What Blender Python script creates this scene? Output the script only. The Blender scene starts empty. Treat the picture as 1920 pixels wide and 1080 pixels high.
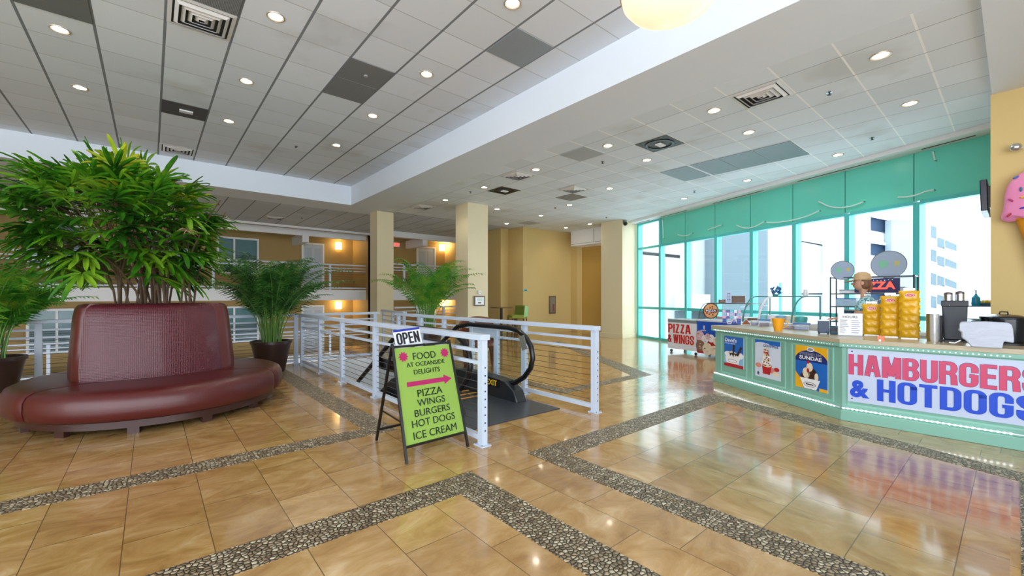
import bpy, bmesh, math, random
from mathutils import Vector, Matrix, noise
R = math.radians
rnd = random.Random(7)
sc = bpy.context.scene
COL = sc.collection

# ---------------------------------------------------------------- camera, world, exposure
F, CX, HY, H = 800.0, 960.0, 556.0, 1.45
A = R(40.27); SA, CA = math.sin(A), math.cos(A)
cam_d = bpy.data.cameras.new('camera'); cam = bpy.data.objects.new('camera', cam_d); COL.objects.link(cam)
cam_d.sensor_width = 36; cam_d.lens = 36*F/1920; cam_d.shift_y = (HY-540)/1920; cam_d.clip_end = 300
cam.location = (0, 0, H); cam.rotation_euler = (R(90), 0, -A)
sc.camera = cam
sc.view_settings.view_transform = 'Standard'; sc.view_settings.look = 'None'
sc.view_settings.gamma = 1; sc.view_settings.use_curve_mapping = False
sc.view_settings.exposure = 0.6
w = bpy.data.worlds.new('world'); sc.world = w; w.use_nodes = True
wn = w.node_tree.nodes; wl = w.node_tree.links
bg = wn['Background']; bg.inputs[1].default_value = 3.2
tc = wn.new('ShaderNodeTexCoord'); sx = wn.new('ShaderNodeSeparateXYZ'); cr = wn.new('ShaderNodeValToRGB')
wl.new(tc.outputs['Generated'], sx.inputs[0]); wl.new(sx.outputs[2], cr.inputs[0]); wl.new(cr.outputs[0], bg.inputs[0])
cr.color_ramp.elements[0].position = 0.0; cr.color_ramp.elements[0].color = (1.1, 1.16, 1.24, 1)
cr.color_ramp.elements[1].position = .5; cr.color_ramp.elements[1].color = (.78, .90, 1.0, 1)

def area_light(name, loc, rot, sx_, sy_, power, color=(1, 1, 1)):
    l = bpy.data.lights.new(name, 'AREA'); l.shape = 'RECTANGLE'; l.size = sx_; l.size_y = sy_; l.energy = power; l.color = color
    o = bpy.data.objects.new(name, l); COL.objects.link(o); o.location = loc; o.rotation_euler = rot; return o

# ---------------------------------------------------------------- pixel rays -> world points
def _o(d, r, py): return Vector((SA*d+CA*r*d, CA*d-SA*r*d, H+(HY-py)*d/F))
def Pz(px, py, z): d = (z-H)*F/(HY-py); return _o(d, (px-CX)/F, py)
def Pd(px, py, d): return _o(d, (px-CX)/F, py)
def PX(px, py, X): r = (px-CX)/F; return _o(X/(SA+CA*r), r, py)
def PY(px, py, Y): r = (px-CX)/F; return _o(Y/(CA-SA*r), r, py)
def PL(px, py, o, dr):
    r = (px-CX)/F; a, b = SA+CA*r, CA-SA*r; d = (o[0]*dr[1]-o[1]*dr[0])/(a*dr[1]-b*dr[0]); return _o(d, r, py)

# ---------------------------------------------------------------- materials
def lin(c):
    if isinstance(c, str):
        c = [int(c[i:i+2], 16)/255 for i in (1, 3, 5)]
        return tuple(v/12.92 if v <= .04045 else ((v+.055)/1.055)**2.4 for v in c)+(1,)
    return tuple(c)+(1,) if len(c) == 3 else c
MATS = {}
def mat(name, col, rough=.5, metal=0, emit=0, var=.06, scale=6, bump=0, bscale=60, trans=0, alpha=1, spec=.5, coat=0, ecol=None):
    if name in MATS: return MATS[name]
    m = bpy.data.materials.new(name); m.use_nodes = True; n, l = m.node_tree.nodes, m.node_tree.links
    b = n['Principled BSDF']; c = lin(col)
    b.inputs['Base Color'].default_value = c; b.inputs['Roughness'].default_value = rough; b.inputs['Metallic'].default_value = metal
    b.inputs['Specular IOR Level'].default_value = spec; b.inputs['Coat Weight'].default_value = coat
    if coat: b.inputs['Coat Roughness'].default_value = .12
    if emit:
        b.inputs['Emission Color'].default_value = lin(ecol) if ecol else c; b.inputs['Emission Strength'].default_value = emit
    if alpha < 1: b.inputs['Alpha'].default_value = alpha
    if trans: b.inputs['Transmission Weight'].default_value = trans
    t = n.new('ShaderNodeTexCoord')
    if var and not emit:
        nz = n.new('ShaderNodeTexNoise'); nz.inputs['Scale'].default_value = scale; nz.inputs['Detail'].default_value = 3
        l.new(t.outputs['Object'], nz.inputs['Vector'])
        mx = n.new('ShaderNodeMix'); mx.data_type = 'RGBA'
        mx.inputs['A'].default_value = tuple(v*(1-var) for v in c[:3])+(1,); mx.inputs['B'].default_value = tuple(min(1, v*(1+var)) for v in c[:3])+(1,)
        l.new(nz.outputs['Fac'], mx.inputs['Factor']); l.new(mx.outputs['Result'], b.inputs['Base Color'])
    if bump:
        nb = n.new('ShaderNodeTexNoise'); nb.inputs['Scale'].default_value = bscale; l.new(t.outputs['Object'], nb.inputs['Vector'])
        bp = n.new('ShaderNodeBump'); bp.inputs['Strength'].default_value = bump; bp.inputs['Distance'].default_value = .01
        l.new(nb.outputs['Fac'], bp.inputs['Height']); l.new(bp.outputs[0], b.inputs['Normal'])
    MATS[name] = m; return m
def math_node(n, l, op, a, b=None):
    q = n.new('ShaderNodeMath'); q.operation = op
    for i, v in enumerate((a, b)):
        if v is None: continue
        if isinstance(v, (int, float)): q.inputs[i].default_value = v
        else: l.new(v, q.inputs[i])
    return q.outputs[0]

def glass(name, col=(.93, .98, .97), refl=.08, opac=0.0, ocol=None):
    if name in MATS: return MATS[name]
    m = bpy.data.materials.new(name); m.use_nodes = True; n, l = m.node_tree.nodes, m.node_tree.links
    n.remove(n['Principled BSDF']); out = n['Material Output']
    tr = n.new('ShaderNodeBsdfTransparent'); tr.inputs[0].default_value = col+(1,)
    gl = n.new('ShaderNodeBsdfGlossy'); gl.inputs['Roughness'].default_value = .03; lw = n.new('ShaderNodeLayerWeight'); lw.inputs[0].default_value = .25
    fac = math_node(n, l, 'ADD', .03, math_node(n, l, 'MULTIPLY', math_node(n, l, 'POWER', lw.outputs['Facing'], 3.0), .5))
    mx = n.new('ShaderNodeMixShader'); l.new(fac, mx.inputs[0]); l.new(tr.outputs[0], mx.inputs[1]); l.new(gl.outputs[0], mx.inputs[2])
    last = mx
    if opac:
        df = n.new('ShaderNodeBsdfDiffuse'); df.inputs[0].default_value = lin(ocol); m2 = n.new('ShaderNodeMixShader'); m2.inputs[0].default_value = opac
        l.new(mx.outputs[0], m2.inputs[1]); l.new(df.outputs[0], m2.inputs[2]); last = m2
    l.new(last.outputs[0], out.inputs[0]); MATS[name] = m; return m
def ceiling_mat(name, x0, y0, pitch, wx, wy, tile, lx, ly):
    """lay-in tile grid in plan coordinates; lx lines run along Y, ly lines run along X"""
    m = bpy.data.materials.new(name); m.use_nodes = True; n, l = m.node_tree.nodes, m.node_tree.links
    b = n['Principled BSDF']; b.inputs['Roughness'].default_value = .85
    t = n.new('ShaderNodeTexCoord'); s = n.new('ShaderNodeSeparateXYZ'); l.new(t.outputs['Object'], s.inputs[0])
    def line(o, off, wid):
        u = math_node(n, l, 'DIVIDE', math_node(n, l, 'SUBTRACT', o, off), pitch)
        f = math_node(n, l, 'ABSOLUTE', math_node(n, l, 'SUBTRACT', math_node(n, l, 'FRACT', math_node(n, l, 'ADD', u, .5)), .5))
        return math_node(n, l, 'LESS_THAN', f, wid/pitch/2), math_node(n, l, 'FLOOR', u)
    fx, ix = line(s.outputs[0], x0, wx); fy, iy = line(s.outputs[1], y0, wy)
    cb = n.new('ShaderNodeCombineXYZ'); l.new(ix, cb.inputs[0]); l.new(iy, cb.inputs[1])
    wnz = n.new('ShaderNodeTexWhiteNoise'); wnz.noise_dimensions = '2D'; l.new(cb.outputs[0], wnz.inputs['Vector'])
    nz = n.new('ShaderNodeTexNoise'); nz.inputs['Scale'].default_value = .9; nz.inputs['Detail'].default_value = 4; l.new(t.outputs['Object'], nz.inputs['Vector'])
    k = math_node(n, l, 'ADD', math_node(n, l, 'MULTIPLY', wnz.outputs['Value'], .10), .90)
    st = n.new('ShaderNodeValToRGB'); st.color_ramp.elements[0].position = .30; st.color_ramp.elements[0].color = (.86, .85, .82, 1)
    st.color_ramp.elements[1].position = .42; st.color_ramp.elements[1].color = (1, 1, 1, 1); l.new(nz.outputs['Fac'], st.inputs[0])
    base = n.new('ShaderNodeMix'); base.data_type = 'RGBA'; base.blend_type = 'MULTIPLY'; base.inputs['Factor'].default_value = 1
    base.inputs['A'].default_value = lin(tile); l.new(st.outputs[0], base.inputs['B'])
    v = n.new('ShaderNodeVectorMath'); v.operation = 'SCALE'; l.new(base.outputs['Result'], v.inputs[0]); l.new(k, v.inputs['Scale'])
    m1 = n.new('ShaderNodeMix'); m1.data_type = 'RGBA'; l.new(fy, m1.inputs['Factor']); l.new(v.outputs[0], m1.inputs['A']); m1.inputs['B'].default_value = lin(ly)
    m2 = n.new('ShaderNodeMix'); m2.data_type = 'RGBA'; l.new(fx, m2.inputs['Factor']); l.new(m1.outputs['Result'], m2.inputs['A']); m2.inputs['B'].default_value = lin(lx)
    l.new(m2.outputs['Result'], b.inputs['Base Color'])
    fn = n.new('ShaderNodeTexNoise'); fn.inputs['Scale'].default_value = 120; l.new(t.outputs['Object'], fn.inputs['Vector'])
    bp = n.new('ShaderNodeBump'); bp.inputs['Strength'].default_value = .12; bp.inputs['Distance'].default_value = .005; l.new(fn.outputs['Fac'], bp.inputs['Height']); l.new(bp.outputs[0], b.inputs['Normal'])
    return m
def travertine(name, rot, ox, oy):
    m = bpy.data.materials.new(name); m.use_nodes = True; n, l = m.node_tree.nodes, m.node_tree.links
    b = n['Principled BSDF']
    t = n.new('ShaderNodeTexCoord'); mp = n.new('ShaderNodeMapping'); mp.vector_type = 'TEXTURE'
    mp.inputs['Location'].default_value = (ox, oy, 0); mp.inputs['Rotation'].default_value = (0, 0, rot)
    l.new(t.outputs['Object'], mp.inputs['Vector'])
    br = n.new('ShaderNodeTexBrick'); l.new(mp.outputs[0], br.inputs['Vector'])
    br.inputs['Scale'].default_value = 1; br.inputs['Brick Width'].default_value = .71; br.inputs['Row Height'].default_value = .407
    br.inputs['Mortar Size'].default_value = .0028; br.inputs['Mortar Smooth'].default_value = .1; br.offset = .37
    br.inputs['Color1'].default_value = (0, 0, 0, 1); br.inputs['Color2'].default_value = (1, 1, 1, 1); br.inputs['Mortar'].default_value = (0, 0, 0, 1)
    mp2 = n.new('ShaderNodeMapping'); mp2.inputs['Scale'].default_value = (2.3, 1.2, 1); l.new(mp.outputs[0], mp2.inputs['Vector'])
    ad = n.new('ShaderNodeVectorMath'); ad.operation = 'MULTIPLY_ADD'; l.new(br.outputs['Color'], ad.inputs[0]); ad.inputs[1].default_value = (9, 9, 9); l.new(mp2.outputs[0], ad.inputs[2])
    nz = n.new('ShaderNodeTexNoise'); nz.inputs['Scale'].default_value = 1.9; nz.inputs['Detail'].default_value = 11; nz.inputs['Roughness'].default_value = .68; nz.inputs['Distortion'].default_value = 1.1
    l.new(ad.outputs[0], nz.inputs['Vector'])
    rp = n.new('ShaderNodeValToRGB'); l.new(nz.outputs['Fac'], rp.inputs[0]); e = rp.color_ramp.elements
    e[0].position = .28; e[0].color = lin('#99723e'); e[1].position = .76; e[1].color = lin('#dcc298')
    q = e.new(.45); q.color = lin('#b68f58'); q = e.new(.56); q.color = lin('#c4a06a')
    tint = n.new('ShaderNodeMix'); tint.data_type = 'RGBA'; tint.blend_type = 'MULTIPLY'; tint.inputs['Factor'].default_value = 1
    l.new(rp.outputs[0], tint.inputs['A'])
    tr = n.new('ShaderNodeValToRGB'); l.new(br.outputs['Color'], tr.inputs[0]); tr.color_ramp.elements[0].color = (.80, .74, .66, 1); tr.color_ramp.elements[1].color = (1.0, .98, .95, 1)
    l.new(tr.outputs[0], tint.inputs['B'])
    mo = n.new('ShaderNodeMix'); mo.data_type = 'RGBA'; l.new(br.outputs['Fac'], mo.inputs['Factor']); l.new(tint.outputs['Result'], mo.inputs['A']); mo.inputs['B'].default_value = lin('#6d5230')
    l.new(mo.outputs['Result'], b.inputs['Base Color'])
    rr = n.new('ShaderNodeMapRange'); l.new(nz.outputs['Fac'], rr.inputs[0]); rr.inputs['To Min'].default_value = .10; rr.inputs['To Max'].default_value = .20; l.new(rr.outputs[0], b.inputs['Roughness'])
    b.inputs['Specular IOR Level'].default_value = .75
    b.inputs['Coat Weight'].default_value = .35; b.inputs['Coat Roughness'].default_value = .05
    bn = n.new('ShaderNodeTexNoise'); bn.inputs['Scale'].default_value = 2.2; l.new(t.outputs['Object'], bn.inputs['Vector'])
    sb = math_node(n, l, 'SUBTRACT', bn.outputs['Fac'], math_node(n, l, 'MULTIPLY', br.outputs['Fac'], .5))
    bp = n.new('ShaderNodeBump'); bp.inputs['Strength'].default_value = .10; bp.inputs['Distance'].default_value = .02; l.new(sb, bp.inputs['Height']); l.new(bp.outputs[0], b.inputs['Normal'])
    return m
def pebble_mat():
    m = bpy.data.materials.new('pebble_inlay'); m.use_nodes = True; n, l = m.node_tree.nodes, m.node_tree.links
    b = n['Principled BSDF']; t = n.new('ShaderNodeTexCoord')
    v1 = n.new('ShaderNodeTexVoronoi'); v1.feature = 'DISTANCE_TO_EDGE'; v2 = n.new('ShaderNodeTexVoronoi')
    for v in (v1, v2): v.voronoi_dimensions = '2D'; v.inputs['Scale'].default_value = 36; v.inputs['Randomness'].default_value = .85; l.new(t.outputs['Object'], v.inputs['Vector'])
    s = n.new('ShaderNodeSeparateColor'); l.new(v2.outputs['Color'], s.inputs[0])
    rp = n.new('ShaderNodeValToRGB'); l.new(s.outputs[0], rp.inputs[0]); e = rp.color_ramp.elements
    e[0].color = lin('#75644c'); e[1].color = lin('#d8cbae'); q = e.new(.5); q.color = lin('#a08c6c')
    ed = n.new('ShaderNodeMapRange'); l.new(v1.outputs['Distance'], ed.inputs[0]); ed.inputs['From Min'].default_value = .08; ed.inputs['From Max'].default_value = .17
    mx = n.new('ShaderNodeMix'); mx.data_type = 'RGBA'; l.new(ed.outputs[0], mx.inputs['Factor']); mx.inputs['A'].default_value = lin('#2a2117'); l.new(rp.outputs[0], mx.inputs['B'])
    l.new(mx.outputs['Result'], b.inputs['Base Color']); b.inputs['Roughness'].default_value = .32
    h = n.new('ShaderNodeMapRange'); l.new(v1.outputs['Distance'], h.inputs[0]); h.inputs['From Max'].default_value = .35
    bp = n.new('ShaderNodeBump'); bp.inputs['Strength'].default_value = .7; bp.inputs['Distance'].default_value = .012; l.new(h.outputs[0], bp.inputs['Height']); l.new(bp.outputs[0], b.inputs['Normal'])
    return m
def perf_mat(name, c1, c2, sc_=140):
    m = bpy.data.materials.new(name); m.use_nodes = True; n, l = m.node_tree.nodes, m.node_tree.links
    b = n['Principled BSDF']; t = n.new('ShaderNodeTexCoord'); v = n.new('ShaderNodeTexVoronoi'); v.voronoi_dimensions = '2D'; v.inputs['Randomness'].default_value = 0
    v.inputs['Scale'].default_value = sc_/2; l.new(t.outputs['Object'], v.inputs['Vector'])
    rp = n.new('ShaderNodeValToRGB'); l.new(v.outputs['Distance'], rp.inputs[0]); rp.color_ramp.elements[0].position = .3; rp.color_ramp.elements[0].color = lin(c2)
    rp.color_ramp.elements[1].position = .42; rp.color_ramp.elements[1].color = lin(c1); l.new(rp.outputs[0], b.inputs['Base Color']); b.inputs['Roughness'].default_value = .6
    return m
def leaf_mat(name, c1, c2, c3, sc_=3):
    m = bpy.data.materials.new(name); m.use_nodes = True; n, l = m.node_tree.nodes, m.node_tree.links
    b = n['Principled BSDF']; t = n.new('ShaderNodeTexCoord'); nz = n.new('ShaderNodeTexNoise'); nz.inputs['Scale'].default_value = sc_; nz.inputs['Detail'].default_value = 3
    l.new(t.outputs['Object'], nz.inputs['Vector']); rp = n.new('ShaderNodeValToRGB'); l.new(nz.outputs['Fac'], rp.inputs[0]); e = rp.color_ramp.elements
    e[0].position = .34; e[0].color = lin(c1); e[1].position = .70; e[1].color = lin(c3); q = e.new(.5); q.color = lin(c2)
    l.new(rp.outputs[0], b.inputs['Base Color']); b.inputs['Roughness'].default_value = .32; b.inputs['Specular IOR Level'].default_value = .6
    td = n.new('ShaderNodeBsdfTranslucent'); l.new(rp.outputs[0], td.inputs[0]); mx = n.new('ShaderNodeMixShader'); mx.inputs[0].default_value = .22
    l.new(b.outputs[0], mx.inputs[1]); l.new(td.outputs[0], mx.inputs[2]); l.new(mx.outputs[0], n['Material Output'].inputs[0])
    return m
YEL = mat('yellow_wall_paint', '#cdb376', .6, var=.03, scale=1.2)
CREAM = mat('cream_wall_paint', '#d9cdaa', .6, var=.03, scale=1.2)
OCH = mat('ochre_wall_paint', '#b8954c', .6, var=.04, scale=1.5)
WHITE = mat('white_paint', '#e4e6e8', .5, var=.03, scale=2)
GYP = mat('gypsum_white', '#e0e9f3', .7, var=.025, scale=1.2)
GREY = mat('grey_paint', '#8f9090', .6)
RAILW = mat('white_powder_coat', '#c6d3e6', .32, var=.03)
STEEL = mat('stainless_steel', '#b9bcc0', .25, .95)
BLACK = mat('black_plastic', '#0b0c0f', .4)
RUBBER = mat('black_rubber', '#0e0f12', .28, var=.1)
CABLE = mat('steel_cable', '#5a5654', .4, .5)
TEAL = mat('teal_panel', '#6ad6c2', .25, var=.05, scale=1.0)
TEALF = mat('teal_frame', '#58c6c4', .3, var=.04)
TEALD = mat('teal_joint', '#2a7a70', .4)
MINT = mat('mint_paint', '#7fb3a2', .38, var=.03, scale=2)
LAM = mat('beige_laminate', '#b3a78c', .3, var=.08, scale=12)
NAVY = mat('navy_plastic', '#16324e', .35)
WPLAS = mat('white_plastic', '#e2e6ee', .35)
CLEAR = glass('clear_glass', (.95, .98, .98))
ACRYL = glass('frosted_acrylic', (.92, .96, 1), opac=.22, ocol='#dfe9f4')
SOIL = mat('dark_soil', '#2d2218', .9, bump=.8, bscale=40)
POT = mat('dark_brown_glaze', '#33211e', .35, var=.15, scale=8)

# ---------------------------------------------------------------- mesh builder
class MB:
    def __init__(s): s.b = bmesh.new(); s.m = 0
    def _f(s, vs):
        try:
            f = s.b.faces.new(vs); f.material_index = s.m; return f
        except ValueError: return None
    def poly(s, pts): return s._f([s.b.verts.new(p) for p in pts])
    def hexa(s, p):
        v = [s.b.verts.new(q) for q in p]
        for i in ((0, 3, 2, 1), (4, 5, 6, 7), (0, 1, 5, 4), (1, 2, 6, 5), (2, 3, 7, 6), (3, 0, 4, 7)): s._f([v[j] for j in i])
        return s
    def box(s, x0, y0, z0, x1, y1, z1):
        return s.hexa([(x0, y0, z0), (x1, y0, z0), (x1, y1, z0), (x0, y1, z0), (x0, y0, z1), (x1, y0, z1), (x1, y1, z1), (x0, y1, z1)])
    def prism(s, pl, z0, z1, top=None):
        top = top or pl; n = len(pl)
        lo = [s.b.verts.new((p[0], p[1], z0)) for p in pl]; hi = [s.b.verts.new((p[0], p[1], z1)) for p in top]
        s._f(lo[::-1]); s._f(hi)
        for i in range(n): s._f([lo[i], lo[(i+1) % n], hi[(i+1) % n], hi[i]])
        return s
    def bar(s, p0, p1, w, h):
        p0, p1 = Vector(p0), Vector(p1); d = (p1-p0).normalized()
        up = Vector((0, 0, 1)) if abs(d.z) < .95 else Vector((0, 1, 0))
        a = d.cross(up).normalized()*w/2; b = a.cross(d).normalized()*h/2
        return s.hexa([p0-a-b, p0+a-b, p0+a+b, p0-a+b, p1-a-b, p1+a-b, p1+a+b, p1-a+b])
    def tube(s, pts, r, seg=8, closed=False, cap=True):
        pts = [Vector(p) for p in pts]; n = len(pts); rs = r if isinstance(r, (list, tuple)) else [r]*n
        rings = []; pa = None
        for i, p in enumerate(pts):
            if closed: d = (pts[(i+1) % n]-pts[i-1]).normalized()
            else: d = (pts[min(i+1, n-1)]-pts[max(i-1, 0)]).normalized()
            if pa is None:
                up = Vector((0, 0, 1)) if abs(d.z) < .9 else Vector((1, 0, 0)); a = d.cross(up).normalized()
            else: a = (pa-d*pa.dot(d)).normalized()
            pa = a; b = d.cross(a)
            rings.append([s.b.verts.new(p+(a*math.cos(t)+b*math.sin(t))*rs[i]) for t in [2*math.pi*k/seg for k in range(seg)]])
        for i in range(n if closed else n-1):
            q, w_ = rings[i], rings[(i+1) % n]
            for k in range(seg): s._f([q[k], q[(k+1) % seg], w_[(k+1) % seg], w_[k]])
        if cap and not closed: s._f(rings[0][::-1]); s._f(rings[-1])
        return s
    def cyl(s, p0, p1, r0, r1=None, seg=16): return s.tube([p0, p1], [r0, r0 if r1 is None else r1], seg)
    def lathe(s, prof, c=(0, 0, 0), seg=24, a0=0, a1=2*math.pi, sy=1):
        full = abs(a1-a0-2*math.pi) < 1e-6; ns = seg if full else seg+1; rings = []
        for r, z in prof:
            if r < 1e-5: rings.append([s.b.verts.new((c[0], c[1], c[2]+z))]); continue
            rings.append([s.b.verts.new((c[0]+r*math.cos(a0+(a1-a0)*k/seg), c[1]+sy*r*math.sin(a0+(a1-a0)*k/seg), c[2]+z)) for k in range(ns)])
        for q, w_ in zip(rings, rings[1:]):
            for k in range(ns if full else ns-1):
                j = (k+1) % ns
                if len(q) == 1 and len(w_) == 1: continue
                if len(q) == 1: s._f([q[0], w_[j], w_[k]])
                elif len(w_) == 1: s._f([q[k], q[j], w_[0]])
                else: s._f([q[k], q[j], w_[j], w_[k]])
        return s
    def ball(s, c, rx, ry=None, rz=None, seg=12):
        ry = ry or rx; rz = rz or rx; n0 = len(s.b.verts)
        s.lathe([(math.sin(math.pi*i/8), -math.cos(math.pi*i/8)) for i in range(9)], seg=seg)
        s.b.verts.ensure_lookup_table()
        for v in s.b.verts[n0:]: v.co = Vector((c[0]+v.co.x*rx, c[1]+v.co.y*ry, c[2]+v.co.z*rz))
        return s
    def sweep(s, prof, path_fn, n, caps=True, closed=True):
        """prof: list of (u, z); path_fn(i/n) -> function mapping (u, z) to a point"""
        rings = []
        for i in range(n+1):
            f = path_fn(i/n); rings.append([s.b.verts.new(f(u, z)) for u, z in prof])
        m = len(prof)
        for a, b in zip(rings, rings[1:]):
            for k in range(m if closed else m-1): s._f([a[k], a[(k+1) % m], b[(k+1) % m], b[k]])
        if caps: s._f(rings[0][::-1]); s._f(rings[-1])
        return s
    def strip(s, L, Rr):
        a = [s.b.verts.new(p) for p in L]; b = [s.b.verts.new(p) for p in Rr]
        for i in range(len(a)-1): s._f([a[i], b[i], b[i+1], a[i+1]])
        return s
    def mesh(s, me, M):
        n0 = len(s.b.verts); f0 = len(s.b.faces); s.b.from_mesh(me)
        s.b.verts.ensure_lookup_table(); s.b.faces.ensure_lookup_table()
        for v in s.b.verts[n0:]: v.co = M @ v.co
        for f in s.b.faces[f0:]: f.material_index = s.m
        return s
    def build(s, name, mats, parent=None, world=False, smooth=True, ang=35, bevel=0, fix=True, loc=None):
        me = bpy.data.meshes.new(name)
        if fix: bmesh.ops.recalc_face_normals(s.b, faces=s.b.faces[:])
        s.b.to_mesh(me); s.b.free()
        for m_ in (mats if isinstance(mats, (list, tuple)) else [mats]): me.materials.append(m_)
        if world and parent is not None:
            chain = []; p = parent
            while p is not None: chain.append(Matrix.LocRotScale(p.location, p.rotation_euler, p.scale)); p = p.parent
            M = Matrix.Identity(4)
            for c in chain[::-1]: M = M @ c
            me.transform(M.inverted())
        if smooth: me.shade_smooth(); me.set_sharp_from_angle(angle=R(ang))
        o = bpy.data.objects.new(name, me); COL.objects.link(o)
        if loc is not None: me.transform(Matrix.Translation(-Vector(loc))); o.location = loc
        if parent is not None: o.parent = parent
        if bevel:
            b = o.modifiers.new('bevel', 'BEVEL'); b.width = bevel; b.segments = 2; b.limit_method = 'ANGLE'; b.angle_limit = R(40)
        return o
def tag(o, label=None, cat=None, group=None, kind=None):
    if label: o['label'] = label
    if cat: o['category'] = cat
    if group: o['group'] = group
    if kind: o['kind'] = kind
    return o
def thing(name, label, cat, loc=(0, 0, 0), rz=0, group=None):
    o = bpy.data.objects.new(name, None); COL.objects.link(o); o.empty_display_size = .1
    o.location = loc; o.rotation_euler = (0, 0, rz); return tag(o, label, cat, group)
def struct(o): o['kind'] = 'structure'; return o
def dup(root, loc, rz, label, group=None):
    def cp(o, p):
        c = o.copy(); COL.objects.link(c); c.parent = p
        for ch in o.children: cp(ch, c)
        return c
    r = cp(root, None); r.location = loc; r.rotation_euler = (0, 0, rz); r['label'] = label
    if group: r['group'] = group
    return r
_TX = {}
def text_mesh(s, off=0.0, ext=0.0, fsize=1.0, shear=0):
    k = (s, off, ext, shear)
    if k in _TX: return _TX[k]
    c = bpy.data.curves.new('t', 'FONT'); c.body = s; c.size = 1; c.offset = off; c.extrude = ext; c.align_x = 'LEFT'; c.resolution_u = 3; c.shear = shear
    o = bpy.data.objects.new('t', c); COL.objects.link(o); bpy.context.view_layer.update()
    me = bpy.data.meshes.new_from_object(o.evaluated_get(bpy.context.evaluated_depsgraph_get()))
    bpy.data.objects.remove(o); bpy.data.curves.remove(c)
    xs = [v.co.x for v in me.vertices]; ys = [v.co.y for v in me.vertices]
    _TX[k] = (me, min(xs), max(xs), min(ys), max(ys)); return _TX[k]
class Layer:
    """flat printed sheet with its own u (right), v (up) axes; coordinates in metres from the lower left corner"""
    def __init__(s, o, u, v, mb=None, step=.0012):
        s.o, s.u, s.v = Vector(o), Vector(u).normalized(), Vector(v).normalized(); s.n = s.u.cross(s.v); s.mb = mb or MB(); s.step = step; s.mats = []
    def P(s, a, b, k=1): return s.o+s.u*a+s.v*b+s.n*((k+1)*s.step)
    def mi(s, m):
        if m not in s.mats: s.mats.append(m)
        s.mb.m = s.mats.index(m)
    def poly(s, pts, m, k=1): s.mi(m); s.mb.poly([s.P(a, b, k) for a, b in pts]); return s
    def rect(s, a0, b0, a1, b1, m, k=1): return s.poly([(a0, b0), (a1, b0), (a1, b1), (a0, b1)], m, k)
    def ell(s, a, b, ra, rb, m, k=1, n=20, t0=0, t1=2*math.pi): return s.poly([(a+ra*math.cos(t0+(t1-t0)*i/n), b+rb*math.sin(t0+(t1-t0)*i/n)) for i in range(n+(t1-t0 < 6.2))], m, k)
    def star(s, a, b, r0, r1, n, m, k=1): return s.poly([(a+(r0 if i % 2 else r1)*math.cos(math.pi*i/n), b+(r0 if i % 2 else r1)*math.sin(math.pi*i/n)) for i in range(2*n)], m, k)
    def text(s, t, a, b, wd, ht, m, k=2, off=.0, align='l', fixh=True, shear=0):
        """string t fitted into width wd and height ht, lower left at (a, b); wd None keeps the letter proportions"""
        s.mi(m); me, x0, x1, y0, y1 = text_mesh(t, off, 0, shear=shear); sy = ht/(y1-y0); sx_ = sy if wd is None else wd/(x1-x0)
        W = (x1-x0)*sx_
        if align == 'c': a -= W/2
        M = Matrix.Translation(s.P(a, b, k)) @ Matrix((s.u, s.v, s.n)).transposed().to_4x4() @ Matrix.Diagonal((sx_, sy, 1, 1)) @ Matrix.Translation((-x0, -y0, 0))
        s.mb.mesh(me, M); return W
    def build(s, name, parent=None, world=True): return s.mb.build(name, s.mats, parent, world=world, smooth=False, fix=False)
def sheet(o, u, w_, h, t, m, name, parent=None):
    """thin backing board behind a Layer"""
    u = Vector(u).normalized(); v = Vector((0, 0, 1)); n = u.cross(v); o = Vector(o)
    mb = MB(); mb.hexa([o-n*t, o+u*w_-n*t, o+u*w_, o, o-n*t+v*h, o+u*w_-n*t+v*h, o+u*w_+v*h, o+v*h]); return mb.build(name, m, parent, world=parent is not None)

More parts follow.
